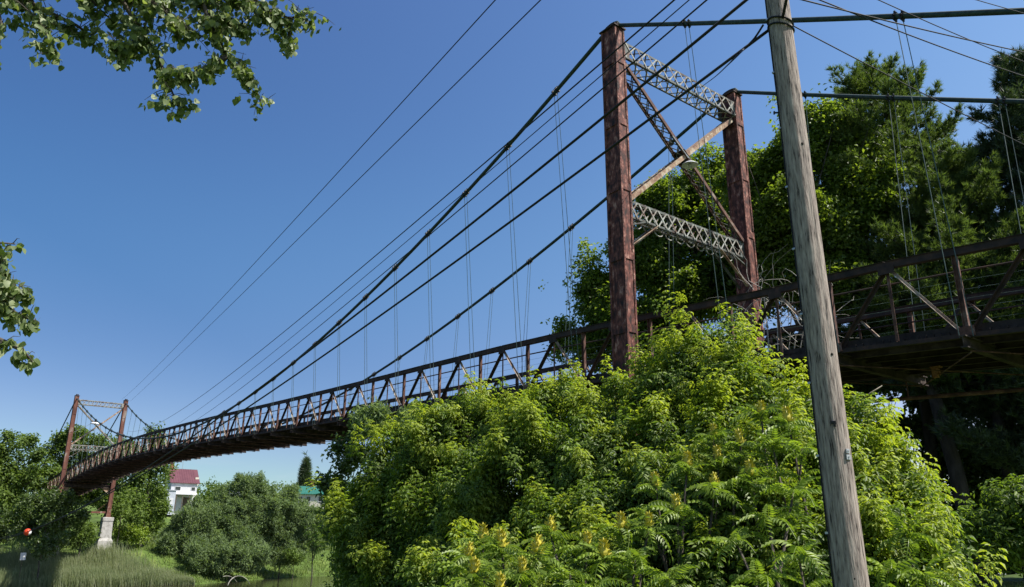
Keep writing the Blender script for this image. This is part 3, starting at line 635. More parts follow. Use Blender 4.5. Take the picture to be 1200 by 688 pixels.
class T:
    def __init__(s): s.v = []; s.f = []
    def add(s, vf):
        v, f = vf; n = len(s.v); s.v += [tuple(x) for x in v]; s.f += [tuple(i+n for i in q) for q in f]
    def get(s): return np.array(s.v, float), np.array(s.f, int)
def elder_shoot(rng):
    """leafy shoot along +z: opposite compound leaves that droop at the tip"""
    t = T(); n = 5; ln = .34
    for i in range(n):
        z = ln*i/(n-1); az = i*math.pi/2 + rng.uniform(-.4, .4)
        for s in (0, math.pi):
            a = az + s; o = np.array([math.cos(a), math.sin(a), 0]); pl = .11*(1.15-.5*i/n)*rng.uniform(.8, 1.2)
            d = o + np.array([0, 0, .55-.1*(n-1-i)]); d /= np.linalg.norm(d)
            tip = np.array([0, 0, z]) + d*pl; up = np.array([-o[0]*.4, -o[1]*.4, 1.0]); side_ = np.cross(up, d); side_ /= np.linalg.norm(side_)
            sz = rng.uniform(.85, 1.15)*(1.0 if i < n-1 else .75)
            t.add(leaflet(tip, d*.8 + np.array([0, 0, -.55]), up, .125*sz, .055*sz, droop=.25))
            for sd in (-1, 1):
                t.add(leaflet(tip - d*.025, d*.5 + side_*sd*.85 + np.array([0, 0, -.35]), up, .10*sz, .045*sz, droop=.22))
                if i < n-1: t.add(leaflet(tip - d*.07, d*.35 + side_*sd*.9 + np.array([0, 0, -.3]), up, .08*sz, .036*sz, droop=.2))
    return t.get()
rg = np.random.default_rng(3)
ELDER = [elder_shoot(rg) for _ in range(6)]
def spray(rng, n=9, ln=.5, lw=.25, spread=1.0, flat=.3):
    t = T()
    for i in range(n):
        p = rng.normal(size=3)*np.array([spread, spread, spread*.6])*.35; d = rng.normal(size=3); d[2] = d[2]*.5-.25
        t.add(leaflet(p, d, rng.normal(size=3)*flat + np.array([0, 0, 1]), ln*rng.uniform(.7, 1.2), lw*rng.uniform(.8, 1.2), fold=.2))
    return t.get()
SPRAY = [spray(rg, 9, .34, .24, 1.0, .6) for _ in range(6)]
SPRAYF = [spray(rg, 7, .62, .46, 1.5, .8) for _ in range(5)]
def willow_spray(rng):
    t = T()
    for i in range(12):
        p = rng.normal(size=3)*.4; d = np.array([rng.normal()*.4, rng.normal()*.4, rng.uniform(-.9, 1)])
        t.add(leaflet(p, d, rng.normal(size=3), .75, .17, fold=.1))
    return t.get()
WILLOW = [willow_spray(rg) for _ in range(5)]
def tuft(rng, n=16, ln=.26, w=.022):
    t = T()
    for i in range(n):
        d = rng.normal(size=3)*.55 + np.array([0, 0, 1.0]); d /= np.linalg.norm(d); s = np.cross(d, rng.normal(size=3)); s /= np.linalg.norm(s)
        b = np.array([0, 0, rng.uniform(-.12, .05)]); t.add(([b - s*w/2, b + s*w/2, b + d*ln*rng.uniform(.7, 1.1)], [(0, 1, 2)]))
    return t.get()
PTUFT = [tuft(rg, 20, .30, .034) for _ in range(5)]
def blob(c, r, n, inner=.45, rng=RNG, lump=None):
    """points filling the outer part of a lumpy ellipsoid, with outward directions"""
    d = rnd_dirs(n, rng); f = inner + (1-inner)*rng.random(n)**.45
    ph = rng.uniform(0, 6.28, 6); k = 1 + .16*np.sin(3*d[:, 0]+ph[0])*np.sin(3*d[:, 2]+ph[1]) + .12*np.sin(6*d[:, 1]+ph[2])*np.sin(5*d[:, 2]+ph[3])
    r = np.asarray(r, float); return np.asarray(c, float) + d*r*(f*k)[:, None], nrm(d/r)
def limbs(root, base, tops, r0, mt, trunk_top=None, name='trunk', seed=1):
    rr = random.Random(seed); base = V(base); m = MB(); tt = V(trunk_top) if trunk_top else sum((V(t) for t in tops), V((0,0,0)))/len(tops)
    n = 8; tp = []
    for i in range(n+1):
        f = i/n; tp.append(base.lerp(tt, f) + V((rr.uniform(-1,1), rr.uniform(-1,1), 0))*(tt-base).length*.012*(i > 0))
    m.tube(tp, [r0*(1.25 if i == 0 else 1)*(1-.72*i/n) for i in range(n+1)], 9)
    for t in tops:
        t = V(t); f = rr.uniform(.35, .8); p0 = base.lerp(tt, f); h = (t-p0)
        mid = p0 + h*.5 + V((0, 0, h.length*.10)) + V((rr.uniform(-1,1), rr.uniform(-1,1), 0))*h.length*.06
        r1 = r0*(1-.72*f)*.55; m.tube([p0, p0.lerp(mid, .5)+V((0,0,h.length*.02)), mid, mid.lerp(t, .55), t], [r1, r1*.8, r1*.55, r1*.35, r1*.12], 6)
        for _ in range(3):
            e = t + V((rr.gauss(0,1), rr.gauss(0,1), rr.gauss(.1,.6)))*h.length*.07; m.tube([mid, mid.lerp(e, .5), e], [r1*.4, r1*.25, r1*.08], 5)
    return m.build(name, mt, root, smooth=True)
def broad_tree(name, blobs, D0, lbl, cat, group, leaf, tmpl, dens, size, bark, bx=None, r0=.25, drop=0.0, clump=0, seed=5, upb=.5, baseD=None, inner=.45, ps=1.0, young=None):
    """blobs: (px, py, rpx, distance) of each crown lobe"""
    rng = np.random.default_rng(seed); cs = []; P = []; Dd = []; Tp = []
    for b in blobs:
        px, py, rp = b[:3]; D = b[3] if len(b) > 3 else D0; c = at(px, py, D); r = rp*pxm(D, px, py); cs.append((c, r))
    mc = sum((c for c, r in cs), V((0,0,0)))/len(cs)
    b0 = at(bx, 500, baseD or D0) if bx else mc; base = V((b0.x, b0.y, ground(b0.x, b0.y)))
    t = thing(name, base, lbl, cat, group)
    for c, r in cs:
        rad = np.array([r, r, r*.88])
        if clump < 0:                              # plumes of shoots with dark air between, over a sparse inside
            nc = max(7, int(-clump*r*r)); cc, dd = blob(c, rad*.9, nc, .55, rng); per = int(dens*.72*r*r/nc)
            for q, qd in zip(cc, dd):
                ax_ = nrm((qd*.7 + np.array([0, 0, .75]) + rng.normal(size=3)*.3)[None])[0]; n_ = max(5, int(per*rng.uniform(.5, 1.5))); s = rng.uniform(.7, 1.35)*(1.6 if rng.random() < .13 else 1)
                tt = rng.random(n_)**.8; pp = q + ax_*(tt[:, None]-.45)*.8*s*ps + rng.normal(size=(n_, 3))*(.23*s*ps*(1.15-tt))[:, None]; Tp.append(tt > .60); P.append(pp); Dd.append(nrm(pp - q + ax_*.25))
            a_, d_ = blob(c, rad*.86, int(dens*.30*r*r), .1, rng); P.append(a_); Dd.append(d_); Tp.append(np.zeros(len(a_), bool))
        elif clump:                                  # lobes made of leafy clumps with air between them
            nc = max(6, int(clump*r*r)); cc, dd = blob(c, rad*.86, nc, .25, rng)
            per = max(6, int(dens*r*r/nc)); cr_ = np.clip(r*.30, .25, 1.6)
            for q, qd in zip(cc, dd):
                s = cr_*rng.uniform(.6, 1.35); a_, d_ = blob(q, (s*1.15, s*1.15, s*.72), int(per*rng.uniform(.6, 1.3)), .2, rng); P.append(a_); Dd.append(d_*.6 + qd*.5)
        else:
            a_, d_ = blob(c, rad, int(dens*r*r), inner, rng); P.append(a_); Dd.append(d_)
    P = np.concatenate(P); Dd = np.concatenate(Dd)
    z = Dd*.6 + np.array([0, 0, upb]) + rng.normal(size=P.shape)*.35
    ok = np.array([p[2] > ground(p[0], p[1])+.05 for p in P]) if P[:, 2].min() < base.z+3 else np.ones(len(P), bool)
    P = P[ok]; z = z[ok]
    if Tp and young:
        Tp = np.concatenate(Tp)[ok]; v, f = place(tmpl, P[Tp], z[Tp], size*rng.uniform(.6, 1.1, Tp.sum()), rng=rng); npmesh('lit_new_growth', v, f, young, t, label='yellow-green young shoots, the brightness of lit tips put into their colour'); P = P[~Tp]; z = z[~Tp]
    v, f = place(tmpl, P, z, size*rng.uniform(.7, 1.25, len(P)), rng=rng)
    npmesh('crown', v, f, leaf, t)
    tops = [tuple(c) for c, r in cs]
    limbs(t, base, tops, r0, bark, seed=seed)
    return t
GB = 'bushes on the near bank'
# --- the foreground thicket: box elders
ELDERS = [
 ('leftmost box elder bush of the thicket, covering the bridge end at left', [(452,575,34,17.2),(484,525,27,17.4),(440,545,14,17.4),(428,585,12,17.2),(450,640,48,16.8),(510,600,56,16.4),(480,690,66,16),(435,692,36,16.6),(520,680,60,15)]),
 ('box elder bush with drooping leaves below the middle of the dark deck', [(540,520,42,16.4),(510,535,40,16.7),(545,482,18,16.4),(590,520,38,16),(560,580,66,15.2),(600,660,70,14.6),(540,640,60,15.2),(600,700,60,12.4),(540,700,50,12.4)]),
 ('box elder bush left of the near tower leg, its top against the railing', [(650,508,36,15.6),(705,502,36,15.2),(722,465,15,15.2),(668,475,16,15.6),(640,478,12,15.6),(640,560,66,14.6),(610,510,34,15.8),(705,560,70,14),(690,640,80,12.6),(740,620,60,12.6),(660,700,60,12)]),
 ('tallest box elder bush, its peak right of the near tower leg', [(822,452,34,14.2),(795,468,30,14.4),(765,492,32,14.4),(848,480,34,13.8),(780,550,60,13.4),(822,410,17,14.2),(840,420,14,14.2),(800,424,14,14.2),(770,440,13,14.4),(865,440,14,13.8),(810,600,80,12.2),(770,680,80,11.6)]),
 ('box elder bush sloping down left of the wooden pole', [(880,508,38,13.2),(925,515,38,12.8),(950,548,48,12.2),(870,560,70,12.4),(960,620,70,11.4),(905,480,16,13.3),(880,468,15,13.3),(880,640,80,11.2),(950,690,80,10.8),(850,700,60,10.6)]),
 ('box elder bush at the right end of the thicket, right of the pole', [(1020,570,40,12.4),(1050,600,42,12.2),(1040,650,56,11.6),(1080,655,36,11.6),(1000,535,28,12.8),(1005,508,14,12.8),(1095,700,36,11.2),(1030,700,60,11),(990,600,50,12),(990,670,60,11.2)]),
]
for i, (lb, bl) in enumerate(ELDERS):
    broad_tree('box_elder_bush', bl, 14, lb, 'bush', GB, L_elder, ELDER, 490, .88, M_bark, r0=.09, seed=20+i, upb=.75, inner=.35, clump=-4.5, young=L_newlit)
# --- staghorn sumacs in front: every frond and flower head is a part
def frond_mesh(i):
    rr = np.random.default_rng(70+i); t = T(); n = 10; ln = .44; pts = []
    for k in range(n+1):
        f = k/n; pts.append(np.array([ln*f*(1-.12*f), 0, .10*math.sin(f*2.2) - .20*f*f*(1+.3*i)]))
    for k in range(n):
        a, b = pts[k], pts[k+1]; s = np.array([0, .004, 0]); t.add(([a-s, a+s, b+s*.7, b-s*.7], [(0,1,2),(0,2,3)]))
        if k < 1: continue
        L_ = .115*math.sin(math.pi*(.18+.72*k/n))*rr.uniform(.88, 1.1); d = (b-a)/np.linalg.norm(b-a)
        for sd in (-1, 1): t.add(leaflet(a, d*.35 + np.array([0, sd, 0]) - np.array([0,0,.28+.1*rr.random()]), (0,0,1), L_*1.05, .042, fold=.12, droop=.18))
    t.add(leaflet(pts[-1], pts[-1]-pts[-2], (0,0,1), .09, .03)); v, f = t.get()
    me = bpy.data.meshes.new('frond'); me.from_pydata(v.tolist(), [], f.tolist()); me.materials.append(L_sumac); me.update(); return me
FR = [frond_mesh(i) for i in range(4)]
def panicle_mesh(i):
    rr = np.random.default_rng(90+i); m = MB(); m.lathe([(.03,0),(.036,.05),(.028,.12),(.014,.18),(.003,.23)], (0,0,0), k=7)
    for k in range(46):
        z = rr.uniform(0, .2); a = rr.uniform(0, 6.28); r = .034*(1-z/.24)+.012; p = V((r*math.cos(a), r*math.sin(a), z)); d = V((math.cos(a), math.sin(a), 1.1)).normalized()
        s = d.orthogonal().normalized()*.011; q = d.cross(s); m.add([p-s-d*.01, p+s-d*.01, p+q, p+d*.034], [(0,1,3),(1,2,3),(2,0,3)])
    me = bpy.data.meshes.new('flower_head'); me.from_pydata(m.v, [], m.f); me.materials.append(L_pan); me.update(); return me
PN = [panicle_mesh(i) for i in range(3)]
SUM = [
 ('sumac shrub with two upright yellow flower heads near the lower left of the thicket', [(550,650,9.6,1),(555,672,9.3,1),(520,690,9.5,0),(585,690,9.1,1)]),
 ('low sumac shrub with four flower heads under the middle of the thicket', [(588,638,10,1),(566,630,10.3,1),(631,646,9.7,1),(612,668,9.5,1)]),
 ('sumac shrub whose top flower head stands highest left of centre', [(645,620,10.3,1),(688,638,10,1),(668,668,9.5,0),(709,650,9.7,1)]),
 ('sumac shrub in the bottom centre with flower heads in a row', [(729,616,10.1,1),(760,613,10,1),(745,650,9.6,0),(785,668,9.3,0),(700,686,9.2,0)]),
 ('sumac shrub with spread fronds beneath the tallest bush', [(769,566,10.6,1),(805,542,10.8,1),(794,594,10.2,1),(838,566,10.3,1),(755,590,10.4,0)]),
 ('upper sumac shrub with flower heads close under the box elder peak', [(836,506,11.2,1),(842,535,10.9,1),(868,516,11,1),(815,522,11.2,0),(860,560,10.5,0)]),
 ('sumac shrub with large fronds on the slope left of the pole', [(892,480,11.2,1),(924,490,11,1),(905,515,10.7,0),(881,554,10.4,1),(940,520,10.5,0)]),
 ('sumac shrub hiding the foot of the slope beside the pole', [(900,600,9.8,0),(860,625,9.6,0),(930,570,10,0),(935,640,9.3,0),(890,670,9.1,0)]),
 ('sumac shrub just right of the pole with fresh fronds', [(1032,590,10.8,0),(1060,620,10.5,0),(1040,660,10,0),(1082,668,10,0)]),
]
for si, (lb, tips) in enumerate(SUM):
    rr = random.Random(300+si); tp = [at(px, py+6, D) for px, py, D, f in tips]; mc = sum(tp, V((0,0,0)))/len(tp)
    base = V((mc.x, mc.y, ground(mc.x, mc.y))); t = thing('sumac_shrub', base, lb, 'shrub', 'sumac shrubs in the thicket')
    for p, (px, py, D, fl) in zip(tp, tips):
        m = MB(); q = base + V((rr.uniform(-.3,.3), rr.uniform(-.3,.3), -.1)); m.tube([q, q.lerp(p, .5)+V((rr.uniform(-.15,.15), rr.uniform(-.15,.15), -.1)), p], [.035,.026,.012], 6); m.build('stem', M_bark, t, smooth=True)
        nf = 13; a0 = rr.uniform(0, 6.28)
        for k in range(nf):
            az = a0 + 2.4*k; el = math.radians(rr.uniform(-15, 35) if k < 6 else rr.uniform(30, 70)); s = rr.uniform(.62, 1.15)
            o = bpy.data.objects.new('frond', FR[rr.randrange(4)]); COL.objects.link(o); o.parent = t
            o.matrix_local = Matrix.LocRotScale(p - base - V((0,0,.016*k if k < 10 else .22+.12*(k-10))), (Matrix.Rotation(az, 3, 'Z') @ Matrix.Rotation(-el, 3, 'Y') @ Matrix.Rotation(rr.uniform(-.6,.6), 3, 'X')).to_quaternion(), V((s,s,s)))
        if fl:
            o = bpy.data.objects.new('flower_head', PN[rr.randrange(3)]); COL.objects.link(o); o.parent = t; s = rr.uniform(.75, 1.1)
            o.matrix_local = Matrix.LocRotScale(p - base + V((0,0,.03)), Quaternion((0,1,0), rr.uniform(-.15,.15)), V((s*1.5,s*1.5,s*.95)))
# --- woods behind the land span
GW = 'trees behind the bridge at right'
broad_tree('broadleaf_tree', [(790,255,36),(835,235,40),(815,218,26),(850,205,24),(700,330,18),(775,225,20),(765,305,46),(722,375,40),(800,345,60),(862,320,60),(700,400,26),(850,270,46),(760,390,46),(705,345,20),(660,400,16)], 44, 'broad leafy tree seen through the near tower frame', 'tree', GW, L_maple, SPRAY, 330, .62, M_bark, bx=850, r0=.35, clump=-.55, ps=2.0, seed=41)
broad_tree('broadleaf_tree', [(930,185,34),(885,205,40),(962,160,30),(1000,215,44),(905,270,56),(970,270,56),(868,215,20),(915,330,50),(985,330,50),(1010,170,24),(948,138,18)], 38, 'bright leafy tree whose rounded top stands just left and right of the pole', 'tree', GW, L_maple, SPRAY, 380, .55, M_bark, bx=965, r0=.35, clump=-.6, ps=1.8, seed=42)
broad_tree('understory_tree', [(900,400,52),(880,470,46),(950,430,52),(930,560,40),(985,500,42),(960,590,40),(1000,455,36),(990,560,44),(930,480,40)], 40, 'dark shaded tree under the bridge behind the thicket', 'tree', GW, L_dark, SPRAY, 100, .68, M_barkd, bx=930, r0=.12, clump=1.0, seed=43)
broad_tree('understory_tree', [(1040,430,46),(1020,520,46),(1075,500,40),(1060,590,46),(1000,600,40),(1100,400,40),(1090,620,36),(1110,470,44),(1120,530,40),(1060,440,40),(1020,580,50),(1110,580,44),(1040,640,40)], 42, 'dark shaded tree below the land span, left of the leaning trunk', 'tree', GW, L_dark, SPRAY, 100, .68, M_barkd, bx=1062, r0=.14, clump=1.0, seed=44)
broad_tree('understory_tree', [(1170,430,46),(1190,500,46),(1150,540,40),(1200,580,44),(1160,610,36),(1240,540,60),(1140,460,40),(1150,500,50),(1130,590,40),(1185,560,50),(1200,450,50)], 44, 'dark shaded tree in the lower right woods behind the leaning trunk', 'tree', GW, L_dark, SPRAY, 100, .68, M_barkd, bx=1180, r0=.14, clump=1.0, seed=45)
broad_tree('hazel_bush', [(1165,622,26,17),(1200,606,32,17),(1140,640,20,17),(1195,646,26,16.6),(1235,620,44,17)], 17, 'light green bush at the right edge below the dark woods', 'bush', GB, L_elder, ELDER, 300, 1.0, M_bark, bx=1200, r0=.07, clump=5, seed=46)
def conifer(name, px, ytop, D, lbl, rad, leaf, tm, nwh, perb, tsz, bark, lean=(0,0), start=.2, seed=1, up=.25, prof=None, group=GW, r0=.32, per=5, droop=.1, dens=1.0):
    rr = random.Random(seed); rng = np.random.default_rng(seed); top = at(px, ytop, D); bx_, by_ = top.x+lean[0], top.y+lean[1]
    base = V((bx_, by_, ground(bx_, by_))); t = thing(name, base, lbl, 'tree', group); H = (top-base).length
    m = MB(); n = 12; tp = [base.lerp(top, i/n)+V((rr.uniform(-.06,.06), rr.uniform(-.06,.06), 0)) for i in range(n+1)]; m.tube(tp, [r0*(1-.93*i/n) for i in range(n+1)], 9); m.build('trunk', bark, t, smooth=True)
    bm = MB(); P = []; Z = []
    for k in range(nwh):
        f = start + (1-start)*(k+.5)/nwh; c = base.lerp(top, f)
        R0 = rad*(prof(f) if prof else (1-f)**.75)
        for j in range(per):
            az = rr.uniform(0, 6.28); R = R0*rr.uniform(.55, 1.2) + .15; d = V((math.cos(az), math.sin(az), 0))
            pts = []
            for q in range(6):
                g = q/5; pts.append(c + d*R*g + V((0,0,R*(up*g*g - droop*g*(1-g)*2)+.05*g)))
            bm.tube(pts, [max(.012, R*.016*(1-.8*g/5)) for g in range(6)], 4, cap=False)
            nb = max(3, int(perb*R/max(rad,.1)*dens)); s = np.array(V((-d.y, d.x, 0)))
            for q in range(nb):
                g = .22 + .78*rng.random()**.75; p = np.array(pts[0].lerp(pts[5], g)); p[2] = pts[min(5, int(g*5))].lerp(pts[min(5, int(g*5)+1)], g*5 % 1).z
                w_ = R*.27*(1.12-g)*rng.normal()+rng.normal()*.08; p = p + s*w_ + np.array([0, 0, rng.normal()*.07*tsz*2])
                P.append(p); Z.append(np.array(d)*.6 + s*np.sign(w_)*.5 + np.array([0, 0, .5+up]) + rng.normal(size=3)*.25)
    bm.build('branches', bark, t, kind=None)
    P = np.array(P); v, fz = place(tm, P, np.array(Z), tsz*rng.uniform(.75, 1.2, len(P)), rng=rng); npmesh('needles', v, fz, leaf, t)
    return t
conifer('white_pine', 1022, 88, 41, 'large white pine with soft layered branches behind the upper cable, right of the pole', 5.3, L_pine, PTUFT, 30, 190, .98, M_barkd, start=.34, seed=51, up=.32, prof=lambda f: min(1, .42+(1-f)*1.6)*min(1,(1-f)*9+.35), per=6, r0=.36)
conifer('white_pine', 1098, 172, 38, 'shorter white pine between the large pine and the right edge', 4.5, L_pine, PTUFT, 20, 170, .95, M_barkd, start=.40, seed=52, up=.3, prof=lambda f: min(1,(1-f)*2.6+.08), per=6, r0=.3, lean=(.5,.2))
conifer('dark_pine', 1188, 66, 40, 'tall dark pine at the right edge with ragged layers', 6.4, L_fir, PTUFT, 34, 200, 1.2, M_barkd, start=.16, seed=53, up=.16, prof=lambda f: min(1,(1-f)*1.7+.07), per=6, r0=.36)
conifer('dark_pine', 1245, 120, 46, 'dark pine just outside the right edge', 6, L_fir, PTUFT, 26, 120, 1.6, M_barkd, start=.2, seed=54, up=.2, per=5)
m = MB(); a_ = at(1136, 600, 36); a_ = V((a_.x, a_.y, ground(a_.x, a_.y)-.2)); b_ = at(1085, 430, 37); c_ = at(1100, 300, 38)
t = thing('leaning_trunk', a_, 'dark leaning pine trunk standing below the land span at lower right', 'tree', GW)
m.tube([a_, a_.lerp(b_, .5)+V((.15,0,0)), b_, c_], [.36,.30,.24,.15], 10); m.build('trunk', M_barkd, t, smooth=True)
# pale dead vines round the far leg of the near tower
rr = random.Random(9); m = MB()
for k in range(46):
    px, py = rr.uniform(868, 960), rr.uniform(330, 410); D = rr.uniform(31, 33); p = at(px, py, D); pts = [p]; d = V((rr.gauss(0,.5), rr.gauss(0,.4), rr.uniform(.2,1))).normalized()
    for q in range(7): d = (d + V((rr.gauss(0,.35), rr.gauss(0,.3), rr.gauss(-.12,.35)))).normalized(); p = p + d*rr.uniform(.25,.5); pts.append(p)
    m.tube(pts, [.016*(1-.1*i) for i in range(8)], 4, cap=False)
q_ = at(900, 400, 32); t = thing('dead_vine_tangle', (q_.x, q_.y, ground(q_.x, q_.y)), 'tangle of pale leafless vines around the right leg of the near tower', 'dead shrub')
for k in range(6):
    e = at(rr.uniform(875,950), rr.uniform(340,400), 32); m.tube([V((q_.x+rr.uniform(-.3,.3), q_.y, ground(q_.x,q_.y))), V((q_.x,q_.y,0)).lerp(e, .5)+V((0,0,5)), e], [.05,.035,.02], 5)
m.build('vines', M_twig, t)
m = MB(); a_ = at(1000, 478, 30); b_ = at(1034, 452, 30); m.tube([a_-V((0,0,3)), a_, a_.lerp(b_,.6)+V((0,0,.05)), b_], [.05,.04,.03,.02], 5); tag(m.build('dead_branch', M_twig, smooth=True), 'pale bare branch sticking up just right of the pole below the deck', 'branch')
# --- near bank, left of the thicket and beside the bridge
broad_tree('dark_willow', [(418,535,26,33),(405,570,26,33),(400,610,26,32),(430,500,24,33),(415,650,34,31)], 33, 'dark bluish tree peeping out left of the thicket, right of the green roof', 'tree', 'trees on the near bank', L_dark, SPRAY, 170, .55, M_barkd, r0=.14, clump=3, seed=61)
broad_tree('grey_willow', [(448,482,24,30),(470,500,26,30),(430,500,20,30)], 30, 'greyish willow top just above the left end of the thicket', 'tree', 'trees on the near bank', L_willow, WILLOW, 260, .28, M_bark, r0=.1, clump=4, seed=62)
# --- far bank
GF = 'trees on the far bank'
FT = [
 ('tall round tree at the far left edge', [(22,528,28),(0,560,34),(45,560,30),(12,590,36),(-30,560,50)], 165, L_far),
 ('tree behind the left leg of the far tower', [(95,522,26),(75,530,24),(100,560,34),(66,575,30)], 170, L_far),
 ('tree filling the view through the far tower', [(128,528,26),(150,540,28),(120,575,32)], 168, L_far),
 ('tree with a round top right of the far tower above the railing', [(183,510,14),(172,535,24),(188,548,17),(163,575,32),(184,592,13)], 160, L_far),
 ('dark tree right below the deck beside the white house', [(183,575,12),(176,600,18),(152,590,24)], 152, L_far),
 ('shaded bush at the foot of the far tower left of the pier', [(60,608,26),(82,598,22),(38,600,24),(15,615,24),(60,585,20),(56,612,18,133.5),(48,634,13,132),(66,632,11,132),(62,590,16,133.5),(60,642,9,131),(50,646,8,130)], 136.5, L_dark),  # nearer dark lobes are added to stand for the deck's shadow
 ('bush in the sun just left of the pale pier', [(104,625,12),(98,608,12),(90,632,12)], 141, L_far),
 ('yellow green bush right of the sunlit pier', [(150,622,14),(165,626,12),(143,630,9)], 150, L_lime),
 ('rounded green bush behind the sunlit pier', [(140,600,14),(158,606,14),(128,612,10)], 146, L_far),
]
for i, (lb, bl, D, lf) in enumerate(FT):
    broad_tree('far_bank_tree', bl, D, lb, 'tree' if i < 5 else 'bush', GF, lf, SPRAYF, 26 if i < 5 else 34, .75 if i < 5 else .6, M_bark, r0=.4 if i < 5 else .12, clump=-.30, ps=2.4 if i < 5 else 1.5, seed=100+i)
WT = [
 ('leftmost willow on the far bank, below the white house', [(225,612,24),(205,632,22),(252,600,18),(240,640,26),(195,648,14)], 146),
 ('dark low willow over the water between two bigger willows', [(262,650,20),(238,655,20),(285,648,20),(300,655,14)], 141),
 ('tall willow in the middle of the far bank', [(292,585,22),(270,597,20),(310,602,22),(285,620,28),(264,584,11),(290,566,12),(306,570,9),(275,572,7),(295,642,16)], 148),
 ('willow with a ragged top right of the tallest one', [(330,590,18),(345,602,18),(325,620,24),(338,577,8),(312,578,10),(320,642,16),(338,634,12),(330,652,14,149),(347,648,10,149)], 150),
 ('small willow before the green-roofed bungalow', [(360,618,12),(375,611,10),(388,616,9),(352,604,7),(366,600,6),(378,630,6),(372,638,9),(361,630,9)], 150),
]
for i, (lb, bl, D) in enumerate(WT):
    broad_tree('willow_tree', bl, D, lb, 'tree', 'willows on the far bank', L_willow, WILLOW, 95, .68, M_bark, r0=.12, clump=-.55, ps=2.4, seed=130+i, upb=.8)
for i, (lb, bl, D, lf) in enumerate([('low green bush at the waterline right of the willows', [(350,655,7),(340,650,8)], 146, L_far), ('small round bush before the bungalow', [(352,600,6),(345,598,6)], 175, L_far),
     ('hedge row behind the bungalow at its right', [(395,592,10),(385,588,7)], 190, L_far), ('little shrub left of the white house on the grass slope', [(178,618,9),(186,612,7)], 160, L_far)]):
    broad_tree('shrub', bl, D, lb, 'bush', GF, lf, SPRAYF, 40, .6, M_bark, r0=.08, seed=150+i)
conifer('spruce_tree', 359, 539, 235, 'single dark spruce standing above the green roof', 3.5, L_fir, PTUFT, 26, 22, 4.6, M_barkd, start=.1, seed=57, up=-.05, group=GF, r0=.25, droop=.15)
# distant woodland on both sides of the river, beyond what can be told apart
rngw = np.random.default_rng(77); P = []; 
for k in range(420):
    y = rngw.uniform(-260, 330); x = lerp(y, FX) - rngw.uniform(150, 300) if y > -25 else lerp(y, FX) - rngw.uniform(35, 160)
    if y > -25 and abs((y-50)/70) < .8 and x > -330: x -= 150
    r = rngw.uniform(3.5, 6); h = ground(x, y) + rngw.uniform(3, 9 if y > -25 else 12); a_, d_ = blob((x, y, h), (r, r, r*1.15), 90, .5, rngw); P.append(a_)
P = np.concatenate(P); P = P[P[:, 2] > 12]
v, f = place(SPRAYF, P, rngw.normal(size=P.shape)+np.array([0,0,1]), np.full(len(P), 1.6), rng=rngw); npmesh('distant_woodland', v, f, L_far, kind='stuff', label='distant woodland along the far hills', category='woodland')
P = []
for k in range(300):                              # scrub and saplings on the near bank past the big trees
    x, y = rngw.uniform(-32, 55), rngw.uniform(32, 75); r = rngw.uniform(1.5, 3.2); h = ground(x, y) + (rngw.uniform(0, 1.5) if k % 5 else rngw.uniform(2, 6))
    a_, d_ = blob((x, y, h), (r, r, r), 130, .3, rngw); P.append(a_)
P = np.concatenate(P); P = P[P[:, 2] > 5.6]; v, f = place(SPRAYF, P, rngw.normal(size=P.shape)+np.array([0,0,1]), np.full(len(P), .9), rng=rngw)
npmesh('scrub_woodland', v, f, L_dark, kind='stuff', label='dark scrub closing the view under the trees at right', category='woodland')
# reeds and grasses
def blades(name, n, area, h, wd, m_, lbl, cat, seed, lean=.2):
    rng = np.random.default_rng(seed); vs = []; 
    P = np.array([area(rng) for _ in range(n)]); P = P[np.isfinite(P[:, 0])]; n = len(P)
    g = np.array([ground(p[0], p[1]) for p in P]); hh = h*rng.uniform(.45, 1.2, n)*(.8+.3*np.sin(P[:,1]*.55+P[:,0]*.4)*np.sin(P[:,0]*.9))*(np.clip((19-P[:,1])/12, .3, 1) if name == 'reed_bed' else 1); az = rng.uniform(0, 6.28, n); s = np.stack([np.cos(az), np.sin(az), np.zeros(n)], 1)*wd/2
    b = np.stack([P[:, 0], P[:, 1], g-.05], 1); ln = rng.normal(size=(n, 3))*lean*hh[:, None]; ln[:, 2] = 0; ln[:, 1] -= .12*hh
    mid = b + ln*.35 + np.stack([0*hh, 0*hh, hh*.6], 1); tip = b + ln + np.stack([0*hh, 0*hh, hh], 1)
    V_ = np.stack([b-s, b+s, mid+s*.7, mid-s*.7, tip], 1).reshape(-1, 3); F_ = (np.array([[0,1,2],[0,2,3],[3,2,4]])[None] + (np.arange(n)*5)[:, None, None]).reshape(-1, 3)
    npmesh(name, V_, F_, m_, kind='stuff', label=lbl, category=cat)
def reed_area(rng):
    y = rng.uniform(-45, 15); u = rng.uniform(-.3, 9.5)*min(1, max(.15, (15-y+rng.normal()*3)/11)); return (lerp(y, FX)-u, y)
blades('reed_bed', 70000, reed_area, 2.2, .065, L_reed, 'tall pale reeds along the far waterline at left', 'reeds', 5, .14)
def bank_area(rng):
    y = rng.uniform(12, 75); u = rng.uniform(0, 45)**1.0; return (lerp(y, FX)-u, y)
blades('bank_grass', 30000, bank_area, .8, .12, L_gr, 'lush green grass on the far bank slope', 'grass', 6, .3)
def slope_area(rng):
    y = rng.uniform(-25, 40); u = rng.uniform(9, 60); return (lerp(y, FX)-u, y)
blades('slope_grass', 16000, slope_area, .7, .12, L_gr, 'grass on the rise below the white house', 'grass', 8, .3)
def near_area(rng):
    q = at(rng.uniform(1090, 1330), 600, rng.uniform(15, 40)); return (q.x, q.y)
blades('lawn_grass', 14000, near_area, .16, .02, L_gr, 'short grass in the bottom right corner', 'grass', 7, .3)
